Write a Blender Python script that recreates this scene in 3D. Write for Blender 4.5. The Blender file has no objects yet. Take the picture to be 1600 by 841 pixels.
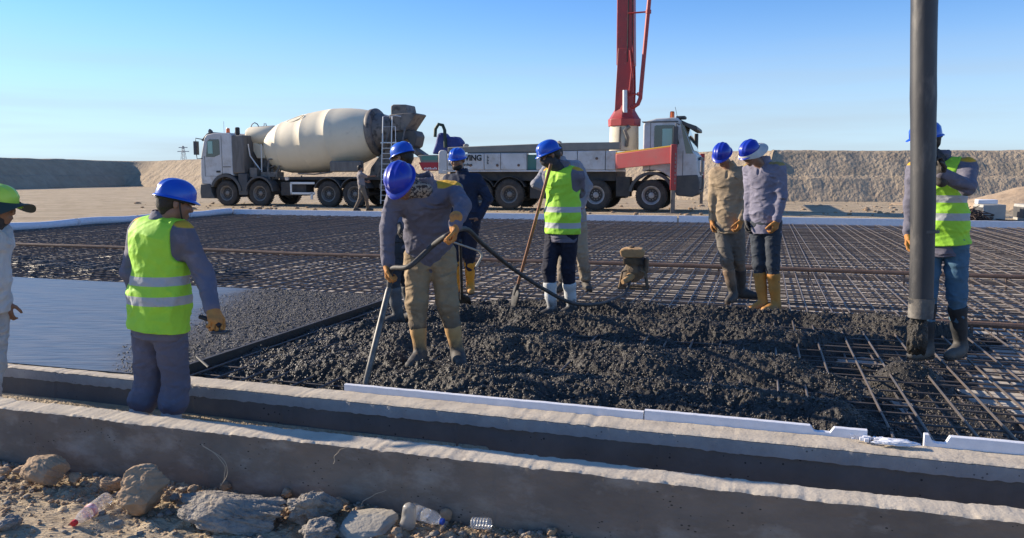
import bpy, math, random
import numpy as np
from mathutils import Vector, Matrix
R = math.radians
S = bpy.context.scene
COL = S.collection

# ---------------------------------------------------------------- camera
CAM = np.array([0.0, 0.0, 1.42]); F = 1250.0; TILT = math.atan(148.5/1250)
cam = bpy.data.cameras.new('camera'); camo = bpy.data.objects.new('camera', cam); COL.objects.link(camo)
camo.location = CAM; camo.rotation_euler = (math.pi/2 - TILT, 0, 0)
cam.sensor_width = 36; cam.lens = 36*F/1600; cam.clip_start = 0.05; cam.clip_end = 3000
S.camera = camo

# ---------------------------------------------------------------- sky and sun
SUN_LEFT, SUN_EL = 68.5, 21.0          # degrees left of straight ahead, elevation
w = bpy.data.worlds.new('World'); S.world = w; w.use_nodes = True
nt = w.node_tree; nt.nodes.clear()
out = nt.nodes.new('ShaderNodeOutputWorld'); bg = nt.nodes.new('ShaderNodeBackground')
sky = nt.nodes.new('ShaderNodeTexSky'); sky.sky_type = 'NISHITA'; sky.sun_disc = False
sky.sun_elevation = R(SUN_EL); sky.sun_rotation = R(-SUN_LEFT); sky.altitude = 0
sky.air_density = 0.9; sky.dust_density = 0.05; sky.ozone_density = 3.5
# thin smoke streaks low over the horizon (part of the sky itself)
tc = nt.nodes.new('ShaderNodeTexCoord'); mp = nt.nodes.new('ShaderNodeMapping'); mp.inputs['Scale'].default_value = (1.6, 1.6, 26)
nz = nt.nodes.new('ShaderNodeTexNoise'); nz.inputs['Scale'].default_value = 1.3; nz.inputs['Detail'].default_value = 4
rp = nt.nodes.new('ShaderNodeMapRange'); rp.inputs[1].default_value = .40; rp.inputs[2].default_value = .66; rp.inputs[3].default_value = 0; rp.inputs[4].default_value = .55
sx = nt.nodes.new('ShaderNodeSeparateXYZ')
el = nt.nodes.new('ShaderNodeMapRange'); el.inputs[1].default_value = .17; el.inputs[2].default_value = .02; el.inputs[3].default_value = 0; el.inputs[4].default_value = 1
mu = nt.nodes.new('ShaderNodeMath'); mu.operation = 'MULTIPLY'
mx = nt.nodes.new('ShaderNodeMix'); mx.data_type = 'RGBA'
mx.inputs[7].default_value = (3.1, 3.5, 3.9, 1)
L = nt.links.new
L(tc.outputs['Generated'], mp.inputs[0]); L(mp.outputs[0], nz.inputs['Vector']); L(nz.outputs[0], rp.inputs[0])
L(tc.outputs['Generated'], sx.inputs[0]); L(sx.outputs[2], el.inputs[0]); L(el.outputs[0], mu.inputs[0]); L(rp.outputs[0], mu.inputs[1])
hs = nt.nodes.new('ShaderNodeMix'); hs.data_type = 'RGBA'; hs.blend_type = 'MULTIPLY'; hs.inputs[0].default_value = 1; hs.inputs[7].default_value = (.70, .945, 1.22, 1)
hz = nt.nodes.new('ShaderNodeMix'); hz.data_type = 'RGBA'; he = nt.nodes.new('ShaderNodeMapRange'); he.inputs[1].default_value = .22; he.inputs[2].default_value = .0; he.inputs[4].default_value = .8; he.interpolation_type = 'SMOOTHSTEP'
hz.inputs[7].default_value = (3.9, 4.9, 5.75, 1)
L(sx.outputs[2], he.inputs[0]); L(he.outputs[0], hz.inputs[0]); L(sky.outputs[0], hs.inputs[6]); L(hs.outputs[2], hz.inputs[6])
L(mu.outputs[0], mx.inputs[0]); L(hz.outputs[2], mx.inputs[6]); L(mx.outputs[2], bg.inputs[0]); L(bg.outputs[0], out.inputs[0])
bg.inputs[1].default_value = 0.10
sl = bpy.data.lights.new('sun', 'SUN'); sl.energy = 5.0; sl.angle = R(.5); sl.color = (1, .86, .68)
so = bpy.data.objects.new('sun', sl); COL.objects.link(so)
sd = Vector((-math.sin(R(SUN_LEFT))*math.cos(R(SUN_EL)), math.cos(R(SUN_LEFT))*math.cos(R(SUN_EL)), math.sin(R(SUN_EL))))
so.rotation_euler = (-sd).to_track_quat('-Z', 'Y').to_euler(); so.location = (0, 0, 30)
S.view_settings.view_transform = 'Standard'; S.view_settings.look = 'None'; S.view_settings.gamma = 1
S.view_settings.exposure = 0.74

# ---------------------------------------------------------------- frames
A = R(17.3); CA, SA = math.cos(A), math.sin(A)
def W(u, v, z=0.0): return (u*CA + v*SA, -u*SA + v*CA, z)      # site frame: u along the walls, v away from them
def ray(px, py):
    a = (px-800)/F; b = -(py-420.5)/F; c, s = math.cos(TILT), math.sin(TILT)
    return np.array([a, c+b*s, -s+b*c])
def PD(px, py, Y): d = ray(px, py); return CAM + d*(Y/d[1])
def PZ(px, py, z): d = ray(px, py); return CAM + d*((z-CAM[2])/d[2])

# ---------------------------------------------------------------- materials
def _n(nt, t, **k):
    n = nt.nodes.new(t)
    for a, b in k.items(): setattr(n, a, b)
    return n
MATS = {}
def mat(name, c, c2=None, rough=.6, metal=0., scale=6., detail=5., bump=0., bscale=40., thr=(.35, .65), stretch=(1,1,1),
        c3=None, s3=2., t3=(.5, .7), spec=.5, trans=0., alpha=1., coat=0., attr=None, ca=None, zb=None, emit=None, world=False, rough2=None, bdist=.01, bdetail=6., stripes=None, holes=None, crease=0.):
    if name in MATS: return MATS[name]
    m = bpy.data.materials.new(name); m.use_nodes = True; nt = m.node_tree; nt.nodes.clear(); L = nt.links.new
    o = _n(nt, 'ShaderNodeOutputMaterial'); b = _n(nt, 'ShaderNodeBsdfPrincipled'); L(b.outputs[0], o.inputs[0])
    tc = _n(nt, 'ShaderNodeTexCoord')
    if world: src = _n(nt, 'ShaderNodeNewGeometry').outputs['Position']
    else: src = tc.outputs['Object']
    mp = _n(nt, 'ShaderNodeMapping'); mp.inputs['Scale'].default_value = stretch; L(src, mp.inputs[0])
    col = None
    def rgba(x): return tuple(x)+(1,)
    def mix(fac, a, bcol):
        x = _n(nt, 'ShaderNodeMix', data_type='RGBA')
        if isinstance(fac, float): x.inputs[0].default_value = fac
        else: L(fac, x.inputs[0])
        if isinstance(a, tuple): x.inputs[6].default_value = a
        else: L(a, x.inputs[6])
        if isinstance(bcol, tuple): x.inputs[7].default_value = bcol
        else: L(bcol, x.inputs[7])
        return x.outputs[2]
    def noise(sc, de, lo, hi, off=0):
        n = _n(nt, 'ShaderNodeTexNoise'); n.inputs['Scale'].default_value = sc; n.inputs['Detail'].default_value = de
        n.inputs['Roughness'].default_value = .62
        mpp = _n(nt, 'ShaderNodeMapping'); mpp.inputs['Location'].default_value = (off, off*.7, 0); L(mp.outputs[0], mpp.inputs[0])
        L(mpp.outputs[0], n.inputs['Vector'])
        r = _n(nt, 'ShaderNodeMapRange'); r.inputs[1].default_value = lo; r.inputs[2].default_value = hi; L(n.outputs[0], r.inputs[0])
        return r.outputs[0]
    if c2: col = mix(noise(scale, detail, *thr), rgba(c), rgba(c2))
    else: col = rgba(c)
    if stripes:      # bands at object heights: list of (z0, z1, colour)
        s = _n(nt, 'ShaderNodeSeparateXYZ'); L(tc.outputs['Object'], s.inputs[0])
        for z0, z1, sc_ in stripes:
            g = _n(nt, 'ShaderNodeMath', operation='GREATER_THAN'); L(s.outputs[2], g.inputs[0]); g.inputs[1].default_value = z0
            l_ = _n(nt, 'ShaderNodeMath', operation='LESS_THAN'); L(s.outputs[2], l_.inputs[0]); l_.inputs[1].default_value = z1
            q = _n(nt, 'ShaderNodeMath', operation='MULTIPLY'); L(g.outputs[0], q.inputs[0]); L(l_.outputs[0], q.inputs[1])
            col = mix(q.outputs[0], col, rgba(sc_))
    if attr:         # attribute signed distance: < 0 takes colour ca
        at = _n(nt, 'ShaderNodeAttribute', attribute_name=attr)
        r = _n(nt, 'ShaderNodeMapRange'); r.inputs[1].default_value = .004; r.inputs[2].default_value = -.004; L(at.outputs['Fac'], r.inputs[0])
        col = mix(r.outputs[0], col, rgba(ca))
    if zb:           # (z0, z1, colour, noise amount): splashes below an object height
        s = _n(nt, 'ShaderNodeSeparateXYZ'); L(tc.outputs['Object'], s.inputs[0])
        nn = noise(22., 5, 0, 1, 3)
        ad = _n(nt, 'ShaderNodeMath', operation='MULTIPLY_ADD'); L(nn, ad.inputs[0]); ad.inputs[1].default_value = zb[3]; L(s.outputs[2], ad.inputs[2])
        r = _n(nt, 'ShaderNodeMapRange'); r.inputs[1].default_value = zb[1]+zb[3]*.5; r.inputs[2].default_value = zb[0]+zb[3]*.5; L(ad.outputs[0], r.inputs[0])
        col = mix(r.outputs[0], col, rgba(zb[2]))
    if c3: col = mix(noise(s3, 6, t3[0], t3[1], 7), col, rgba(c3))
    if holes:        # (scale, radius, colour): scattered air holes
        vo = _n(nt, 'ShaderNodeTexVoronoi'); vo.inputs['Scale'].default_value = holes[0]; vo.inputs['Randomness'].default_value = 1; L(mp.outputs[0], vo.inputs['Vector'])
        nn = noise(3., 3, .45, .6, 21); ra = _n(nt, 'ShaderNodeMath', operation='MULTIPLY'); L(nn, ra.inputs[0]); ra.inputs[1].default_value = holes[1]
        lt = _n(nt, 'ShaderNodeMath', operation='LESS_THAN'); L(vo.outputs['Distance'], lt.inputs[0]); L(ra.outputs[0], lt.inputs[1]); col = mix(lt.outputs[0], col, rgba(holes[2]))
    if isinstance(col, tuple): b.inputs['Base Color'].default_value = col
    else: L(col, b.inputs['Base Color'])
    b.inputs['Roughness'].default_value = rough; b.inputs['Metallic'].default_value = metal
    if rough2 is not None:
        r = _n(nt, 'ShaderNodeMapRange'); r.inputs[3].default_value = rough; r.inputs[4].default_value = rough2; L(noise(scale*1.7, 4, .35, .65, 11), r.inputs[0]); L(r.outputs[0], b.inputs['Roughness'])
    b.inputs['Specular IOR Level'].default_value = spec; b.inputs['Transmission Weight'].default_value = trans
    b.inputs['Alpha'].default_value = alpha; b.inputs['Coat Weight'].default_value = coat
    if emit: b.inputs['Emission Color'].default_value = rgba(emit[0]); b.inputs['Emission Strength'].default_value = emit[1]
    if bump:
        n = _n(nt, 'ShaderNodeTexNoise'); n.inputs['Scale'].default_value = bscale; n.inputs['Detail'].default_value = bdetail; L(mp.outputs[0], n.inputs['Vector'])
        bp = _n(nt, 'ShaderNodeBump'); bp.inputs['Strength'].default_value = bump; bp.inputs['Distance'].default_value = bdist; L(n.outputs[0], bp.inputs['Height']); L(bp.outputs[0], b.inputs['Normal'])
        if crease:       # sharp cloth creases
            n2 = _n(nt, 'ShaderNodeTexNoise', noise_type='RIDGED_MULTIFRACTAL'); n2.inputs['Scale'].default_value = 7.; n2.inputs['Detail'].default_value = 2.5; n2.inputs['Roughness'].default_value = .5; n2.inputs['Distortion'].default_value = 1.2
            m2 = _n(nt, 'ShaderNodeMapping'); m2.inputs['Scale'].default_value = (.8, .8, 1.5); m2.inputs['Rotation'].default_value = (.4, .5, 0); L(tc.outputs['Object'], m2.inputs[0]); L(m2.outputs[0], n2.inputs['Vector'])
            b2 = _n(nt, 'ShaderNodeBump'); b2.inputs['Strength'].default_value = crease; b2.inputs['Distance'].default_value = .022; L(n2.outputs[0], b2.inputs['Height']); L(bp.outputs[0], b2.inputs['Normal']); L(b2.outputs[0], b.inputs['Normal'])
    MATS[name] = m
    return m

# ---------------------------------------------------------------- object helpers
def tag(o, label=None, cat=None, group=None, kind=None):
    if label: o['label'] = label
    if cat: o['category'] = cat
    if group: o['group'] = group
    if kind: o['kind'] = kind
    return o
def thing(name, label, cat, loc=(0, 0, 0), rz=0., group=None):
    o = bpy.data.objects.new(name, None); COL.objects.link(o); o.location = loc; o.rotation_euler = (0, 0, rz); o.empty_display_size = .2
    return tag(o, label, cat, group)
def site(name, label, cat, u, v, z=0., group=None): return thing(name, label, cat, W(u, v, z), -A, group)
def mesh(name, V, Fc, m, parent=None, smooth=True, angle=40, attrs=None, mods=None, loc=None, rz=None):
    me = bpy.data.meshes.new(name)
    V = np.asarray(V, dtype=np.float32)
    if isinstance(Fc, np.ndarray):
        me.vertices.add(len(V)); me.vertices.foreach_set('co', V.ravel())
        k = Fc.shape[1]; me.loops.add(Fc.size); me.loops.foreach_set('vertex_index', Fc.ravel().astype(np.int32))
        me.polygons.add(len(Fc)); me.polygons.foreach_set('loop_start', np.arange(0, Fc.size, k, dtype=np.int32))
        me.update(calc_edges=True)
    else: me.from_pydata([tuple(map(float, v)) for v in V], [], Fc); me.update()
    if smooth:
        me.polygons.foreach_set('use_smooth', np.ones(len(me.polygons), dtype=bool))
        if angle < 179: me.set_sharp_from_angle(angle=R(angle))
    for an, av in (attrs or {}).items():
        a = me.attributes.new(an, 'FLOAT', 'POINT'); a.data.foreach_set('value', np.asarray(av, dtype=np.float32))
    if m: me.materials.append(m)
    o = bpy.data.objects.new(name, me); COL.objects.link(o)
    if parent: o.parent = parent
    if loc is not None: o.location = loc
    if rz is not None: o.rotation_euler = (0, 0, rz)
    return o
class MB:
    def __init__(s): s.v = []; s.f = []
    def add(s, vs, fs):
        n = len(s.v); s.v += [tuple(map(float, q)) for q in vs]; s.f += [tuple(i+n for i in f) for f in fs]; return s
    def box(s, x0, x1, y0, y1, z0, z1):
        return s.add([(x0,y0,z0),(x1,y0,z0),(x1,y1,z0),(x0,y1,z0),(x0,y0,z1),(x1,y0,z1),(x1,y1,z1),(x0,y1,z1)],
                     [(0,3,2,1),(4,5,6,7),(0,1,5,4),(1,2,6,5),(2,3,7,6),(3,0,4,7)])
    def prism(s, poly, y0, y1):          # polygon in x,z extruded along y
        n = len(poly); ar = sum(poly[i][0]*poly[(i+1)%n][1]-poly[(i+1)%n][0]*poly[i][1] for i in range(n))
        if ar < 0: poly = poly[::-1]
        vs = [(x, y0, z) for x, z in poly]+[(x, y1, z) for x, z in poly]
        fs = [tuple(range(n)), tuple(range(2*n-1, n-1, -1))]+[(i, i+n, (i+1)%n+n, (i+1)%n) for i in range(n)]
        return s.add(vs, fs)
    def tube(s, pts, r, n=10, cap=True):
        pts = [Vector(tuple(map(float, p))) for p in pts]; rs = r if hasattr(r, '__len__') else [r]*len(pts)
        vs = []; up = None
        for i, p in enumerate(pts):
            t = (pts[min(i+1, len(pts)-1)]-pts[max(i-1, 0)]).normalized()
            if up is None: up = Vector((0, 0, 1)) if abs(t.z) < .9 else Vector((1, 0, 0))
            a = (up-t*up.dot(t)).normalized(); b = t.cross(a); up = a
            for k in range(n):
                q = 2*math.pi*k/n; vs.append(p+(a*math.cos(q)+b*math.sin(q))*rs[i])
        fs = [(i*n+k, i*n+(k+1)%n, (i+1)*n+(k+1)%n, (i+1)*n+k) for i in range(len(pts)-1) for k in range(n)]
        if cap: fs += [tuple(range(n-1, -1, -1)), tuple((len(pts)-1)*n+k for k in range(n))]
        return s.add(vs, fs)
    def lathe(s, prof, o=(0,0,0), axis=(0,0,1), n=32, cap=True):   # prof: (distance along axis, radius)
        ax = Vector(axis).normalized(); a = ax.orthogonal().normalized(); b = ax.cross(a); o = Vector(o)
        vs = [o+ax*h+(a*math.cos(2*math.pi*k/n)+b*math.sin(2*math.pi*k/n))*r for h, r in prof for k in range(n)]
        m = len(prof)
        fs = [(i*n+k, i*n+(k+1)%n, (i+1)*n+(k+1)%n, (i+1)*n+k) for i in range(m-1) for k in range(n)]
        if cap: fs += [tuple(range(n-1, -1, -1)), tuple((m-1)*n+k for k in range(n))]
        return s.add(vs, fs)
    def build(s, name, m, parent=None, bevel=0, angle=35, seg=2, loc=None, rz=None):
        o = mesh(name, s.v, s.f, m, parent, angle=angle, loc=loc, rz=rz)
        if bevel:
            b = o.modifiers.new('bevel', 'BEVEL'); b.width = bevel; b.segments = seg; b.limit_method = 'ANGLE'; b.angle_limit = R(30)
        return o
def copy_tree(o, parent=None):
    c = o.copy(); COL.objects.link(c); c.parent = parent
    for ch in list(o.children): copy_tree(ch, c)
    return c
def relabel(o, label): o['label'] = label; return o

# ---------------------------------------------------------------- numpy noise
def hashn(i, j, seed=0):
    x = (i*374761393 + j*668265263 + seed*974634777) & 0xffffffff
    x = ((x ^ (x >> 13))*1274126177) & 0xffffffff
    return ((x ^ (x >> 16)) & 0xffff)/65535.0
def vnoise(x, y, seed=0):
    xi = np.floor(x).astype(np.int64); yi = np.floor(y).astype(np.int64); fx = x-xi; fy = y-yi
    fx = fx*fx*(3-2*fx); fy = fy*fy*(3-2*fy)
    a = hashn(xi, yi, seed); b = hashn(xi+1, yi, seed); c = hashn(xi, yi+1, seed); d = hashn(xi+1, yi+1, seed)
    return (a*(1-fx)+b*fx)*(1-fy)+(c*(1-fx)+d*fx)*fy
def fbm(x, y, seed=0, o=4):
    r = 0; a = .5
    for k in range(o): r = r+a*vnoise(x*2**k, y*2**k, seed+k*17); a *= .5
    return r*1.07-.5
def lumps(x, y, s, seed=0):              # rounded stones: max of domes on a jittered grid, 0..~.5
    X = x/s; Y = y/s; xi = np.floor(X).astype(np.int64); yi = np.floor(Y).astype(np.int64); best = np.zeros_like(X)
    for i in (-1, 0, 1):
        for j in (-1, 0, 1):
            a = xi+i; b = yi+j; cx = a+hashn(a, b, seed); cy = b+hashn(a, b, seed+5); r = .38+.5*hashn(a, b, seed+9)
            d2 = (X-cx)**2+(Y-cy)**2; h = np.sqrt(np.maximum(r*r-d2, 0))*(.5+.7*hashn(a, b, seed+3)); best = np.maximum(best, h)
    return best*s
def smooth(a, b, x): t = np.clip((x-a)/(b-a), 0, 1); return t*t*(3-2*t)
def grid(name, us, vs, hf, m, parent=None, attrs=None, kind=None, angle=180, lo=None):
    U, V = np.meshgrid(us, vs, indexing='ij'); Z = hf(U, V)
    X = U*CA+V*SA; Y = -U*SA+V*CA
    P = np.stack([X, Y, Z], -1).reshape(-1, 3); nu, nv = len(us), len(vs)
    I = (np.arange(nu-1)[:, None]*nv+np.arange(nv-1)[None, :]).ravel()
    Q = np.stack([I, I+nv, I+nv+1, I+1], -1)
    at = {k: f(U, V).ravel() for k, f in (attrs or {}).items()}
    if lo is not None:                   # leave out cells that lie wholly below a level
        zz = P[:, 2][Q].max(1); Q = Q[zz > lo]
    return tag(mesh(name, P, Q, m, parent, angle=angle, attrs=at), kind=kind)
def rock(name, size, loc, m, seed=0, parent=None, sub=4, amp=.16, flat=None, rz=0, facets=7):
    import bmesh
    bm = bmesh.new(); bmesh.ops.create_icosphere(bm, subdivisions=sub, radius=1)
    P = np.array([v.co[:] for v in bm.verts]); Fc = np.array([[v.index for v in f.verts] for f in bm.faces]); bm.free()
    rg = np.random.RandomState(seed)
    for k in range(facets):              # cut flat faces
        n = rg.normal(size=3); n /= np.linalg.norm(n); d = P@n; c = .62+.25*rg.rand(); P = P-np.outer(np.maximum(d-c, 0), n)*.92
    nn = P/np.linalg.norm(P, axis=1)[:, None]
    a = fbm(P[:, 0]*2+seed*3.1+P[:, 2]*1.3, P[:, 1]*2+P[:, 2]*1.7, seed, 3)*amp*1.6+fbm(P[:, 0]*7+P[:, 2]*5, P[:, 1]*7+P[:, 2]*4, seed+4, 3)*amp*.6+np.abs(fbm(P[:, 0]*13+P[:, 2]*9, P[:, 1]*13-P[:, 2]*8, seed+8, 4))*amp*.55
    P = P+nn*a[:, None]
    P = P*np.array(size)/2
    if flat is not None: P[:, 2] = np.maximum(P[:, 2], -flat)
    return mesh(name, P, Fc, m, parent, angle=50, loc=loc, rz=rz)

def scatter(us_, vs_, zs_, r, seed, lift=.2):
    import bmesh
    bm = bmesh.new(); bmesh.ops.create_icosphere(bm, subdivisions=1, radius=1); P0 = np.array([v.co[:] for v in bm.verts]); F0 = np.array([[v.index for v in f.verts] for f in bm.faces]); bm.free()
    rs = np.random.RandomState(seed); n = len(us_)
    P = P0[None]*(1+rs.uniform(-.32, .32, (n,)+P0.shape))*r[:, None, None]*rs.uniform(.6, 1.15, (n, 1, 3)); a = rs.rand(n)*6.3
    c_, s_ = np.cos(a)[:, None], np.sin(a)[:, None]; X = P[..., 0]*c_-P[..., 1]*s_; Y = P[..., 0]*s_+P[..., 1]*c_
    X = X+(us_*CA+vs_*SA)[:, None]; Y = Y+(-us_*SA+vs_*CA)[:, None]; Z = P[..., 2]+(zs_+r*lift)[:, None]
    return np.stack([X, Y, Z], -1).reshape(-1, 3), (F0[None]+(np.arange(n)*len(P0))[:, None, None]).reshape(-1, 3)
# ================================================================ materials of the setting
M_dirt = mat('dirt', (.42, .33, .215), (.57, .46, .32), rough=.95, scale=.9, stretch=(.5, 1.6, 1), detail=9, bump=1., bscale=48, bdist=.035, bdetail=12, world=True, c3=(.29, .225, .15), s3=3.5, t3=(.50, .68), spec=.2)
M_blind = mat('blinding concrete', (.60, .54, .46), (.46, .41, .35), rough=.9, scale=2.2, bump=.3, bscale=30, world=True, c3=(.14, .13, .12), s3=1.6, t3=(.56, .7))
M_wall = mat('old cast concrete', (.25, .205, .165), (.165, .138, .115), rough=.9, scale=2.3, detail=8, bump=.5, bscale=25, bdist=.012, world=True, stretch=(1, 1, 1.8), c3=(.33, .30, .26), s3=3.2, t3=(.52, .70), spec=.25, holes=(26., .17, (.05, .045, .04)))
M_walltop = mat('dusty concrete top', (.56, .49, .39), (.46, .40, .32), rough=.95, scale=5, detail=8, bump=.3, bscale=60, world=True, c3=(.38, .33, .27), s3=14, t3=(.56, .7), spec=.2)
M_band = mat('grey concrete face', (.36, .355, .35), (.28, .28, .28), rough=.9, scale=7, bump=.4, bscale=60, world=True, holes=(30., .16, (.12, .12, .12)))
M_beamface = mat('dark beam concrete', (.10, .098, .095), (.14, .135, .13), rough=.75, scale=3, bump=.3, bscale=40, world=True, holes=(22., .15, (.03, .03, .032)))  # darker grey for the beam faces, seen below the pale band
M_foam = mat('white foam board', (.78, .79, .83), (.70, .71, .75), rough=.8, scale=14, bump=.3, bscale=180, world=True, bdist=.003, c3=(.42, .40, .38), s3=9, t3=(.66, .78))
M_bar = mat('mill scale rebar', (.10, .092, .088), (.16, .125, .10), rough=.5, scale=3, world=True, metal=.15, c3=(.20, .17, .15), s3=1.3, t3=(.55, .7))
M_rust = mat('rusty rail', (.13, .075, .05), (.19, .12, .085), rough=.7, scale=5, world=True, bump=.2)
M_fresh = mat('fresh concrete', (.024, .022, .019), (.050, .044, .037), rough=.6, scale=3.2, detail=6, world=True, bump=1., bscale=85, bdist=.012, bdetail=9, c3=(.078, .067, .052), s3=1.1, t3=(.5, .75), rough2=.45, spec=.35)
M_timber = mat('wet form timber', (.035, .03, .027), (.06, .05, .042), rough=.6, scale=3, world=True, bump=.3)

# ================================================================ ground sheet
def stepline(*segs):
    a = []
    for lo, hi, st in segs: a += list(np.arange(lo, hi, st))
    return np.array(a)
us = stepline((-600, -80, 40), (-80, -22, 1.2), (-22, -18.9, .35))
us = np.concatenate([us, [-18.76, -18.73], np.arange(-18.3, -6, .6), np.arange(-6, -.2, .016), np.arange(-.2, 3, .12), np.arange(3, 40, 1.0), np.arange(40, 90, 4), [120, 200, 600]])
vs_ = np.concatenate([[-60, -20, -6, -2, 0, 1.0], np.arange(1.4, 2.3, .05), np.arange(2.3, 3.70, .016), [3.74, 3.76, 4.38, 4.40, 4.6, 8, 14, 20, 25.31, 25.335], np.arange(25.45, 34, .16), np.arange(34, 60, 1.), [64, 72, 90, 120, 200, 600]])
def ground_h(U, V):
    pit = (V > 4.39) & (V < 25.32) & (U > -18.745)
    trench = (V > 3.75) & (V <= 4.39)
    front = V <= 3.75
    z = np.full(U.shape, .07)+fbm(U*.25, V*.5, 3, 3)*.05+fbm(U*.6, V*3.2, 8, 3)*.07*(np.abs(V-30) < 9)+smooth(24, 45, V)*.05
    fr = -.345+fbm(U*1.1, V*1.1, 21, 3)*.07+fbm(U*5, V*5, 5, 4)*.045*smooth(1.6, 2.6, V)
    near = smooth(1.9, 2.6, V)
    lum = lumps(U, V, .055, 2)*.35+lumps(U+3, V, .032, 7)*.8+fbm(U*14, V*14, 77, 3)*.03
    fr = fr+lum*near*(.15+.85*smooth(-.05, .18, fbm(U*1.5, V*1.5, 31, 3)+smooth(3.0, 3.6, V)*.22))
    z = np.where(front, fr, z); z = np.where(trench, -.40+fbm(U*2, V*2, 6, 2)*.03, z); z = np.where(pit, -.21, z)
    return z
grid('ground', us, vs_, ground_h, M_dirt, kind='structure')
grid('blinding_floor', np.arange(-18.74, 60, 1.), np.array([4.5, 10, 15, 20, 25.3]), lambda U, V: np.full(U.shape, -.195), M_blind, kind='structure')

# ================================================================ berm round the excavation
M_berm = mat('cut earth', (.45, .36, .255), (.37, .295, .205), rough=.95, scale=.8, detail=10, bump=.8, bscale=5, bdist=.14, world=True, stretch=(1, 1, .45), c3=(.33, .255, .19), s3=2.4, t3=(.5, .75), spec=.15)
def berm():
    pl = np.array([(-60, 20), (-47.5, 52), (-44.5, 68.7), (-41.7, 87), (-20, 67.0), (12, 38.5), (23, 36.6), (60, 30), (110, 15)], float)
    P = []; T = []
    for i in range(len(pl)-1):
        n = max(2, int(np.linalg.norm(pl[i+1]-pl[i])/.28))
        for k in range(n): P.append(pl[i]+(pl[i+1]-pl[i])*k/n)
    P = np.array(P); cs = np.concatenate([[0], np.cumsum(np.linalg.norm(np.diff(P, axis=0), axis=1))])
    # gentle corner rounding of the normals only
    t = np.gradient(P, axis=0); t /= np.linalg.norm(t, axis=1)[:, None]
    for _ in range(6): t = (np.roll(t, 1, 0)+t+np.roll(t, -1, 0)); t[0] = t[1]; t[-1] = t[-2]; t /= np.linalg.norm(t, axis=1)[:, None]
    out_ = np.stack([-t[:, 1], t[:, 0]], -1)      # away from the site
    prof = [(-.6, -.1), (0, .0)]+[(.05+.085*k, .1+1.05*k/14) for k in range(15)]+[(1.32+.09*k, 1.17+.03*k) for k in range(3)]+[(1.56+.09*k, 1.27+1.36*k/18) for k in range(19)]+[(3.4, 2.72), (4.2, 2.76), (6, 2.74), (10, 2.7), (16, 2.6), (30, 1.5), (45, 0)]
    prof = np.array(prof); n = len(prof); V = []
    k = np.arange(n)[None, :]; s = cs[:, None]
    off = prof[:, 0][None, :]+0*s; h = prof[:, 1][None, :]+0*s
    steep = ((prof[:, 1] > .05) & (prof[:, 0] < 4.5))[None, :]
    groove = fbm(s*2.2+0*k, h*.5, 41, 4)*.16+fbm(s*4.6, h*1.0+7, 47, 3)*.24+fbm(s*.25, h*.3, 44, 2)*.35
    off = off+groove*steep
    left = smooth(-8, 8, 70-s)            # the long shaded side bank has one plain face
    h = h*(1+.03*left)+fbm(s*.5, off*.5, 51, 4)*.14*(h > .3)+fbm(s*3, off*2, 54, 2)*.07*(h > 2.3)
    topcut = np.interp(cs, [0, 70, 86, 105, 150, 175, 220], [1.03, 1.02, 1.06, .98, .93, .90, .93])[:, None]
    h = np.where(h > 1.3, h*topcut, h)
    X = P[:, 0:1]+out_[:, 0:1]*off; Y = P[:, 1:2]+out_[:, 1:2]*off
    V = np.stack([X, Y, h+.05], -1).reshape(-1, 3); I = (np.arange(len(P)-1)[:, None]*n+np.arange(n-1)[None, :]).ravel()
    tag(mesh('earth_berm', V, np.stack([I, I+n, I+n+1, I+1], -1)[:, ::-1], M_berm, angle=180), kind='structure')
berm()
def mound(name, c, r, h, z0, m, seed, ex=(1, 1), label=None):
    n = 70; g = np.linspace(-1, 1, n); U, V = np.meshgrid(g, g, indexing='ij'); d = np.sqrt(U*U+V*V)
    Z = np.maximum(0, 1-d)**1.0*h*(1-.12*np.exp(-d*9))+fbm(U*4, V*4, seed, 4)*.22*h*np.maximum(0, 1-d*.7)+fbm(U*14, V*14, seed+3, 3)*.05*h
    Z = Z-np.maximum(0, d-.8)*h*4+z0
    P = np.stack([c[0]+U*r*ex[0], c[1]+V*r*ex[1], Z], -1).reshape(-1, 3); I = (np.arange(n-1)[:, None]*n+np.arange(n-1)[None, :]).ravel()
    return tag(mesh(name, P, np.stack([I, I+n, I+n+1, I+1], -1), m, angle=180), kind='structure')
M_sand = mat('loose sand', (.46, .35, .24), (.38, .28, .19), rough=.95, scale=1.2, bump=.5, bscale=6, bdist=.06, world=True, spec=.15)
q = PD(1196, 242, 42.8); mound('earth_mound', q, 2.6, 1.35, 1.25, M_berm, 3, (1, 1))
q = PD(1655, 282, 31.5); mound('sand_mound', q, 4.3, 1.25, .05, M_sand, 9, (1, .8))
q = PD(1500, 300, 34.5); mound('low_mound', q, 3.0, .55, .05, M_sand, 13, (1.2, .5))

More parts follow.
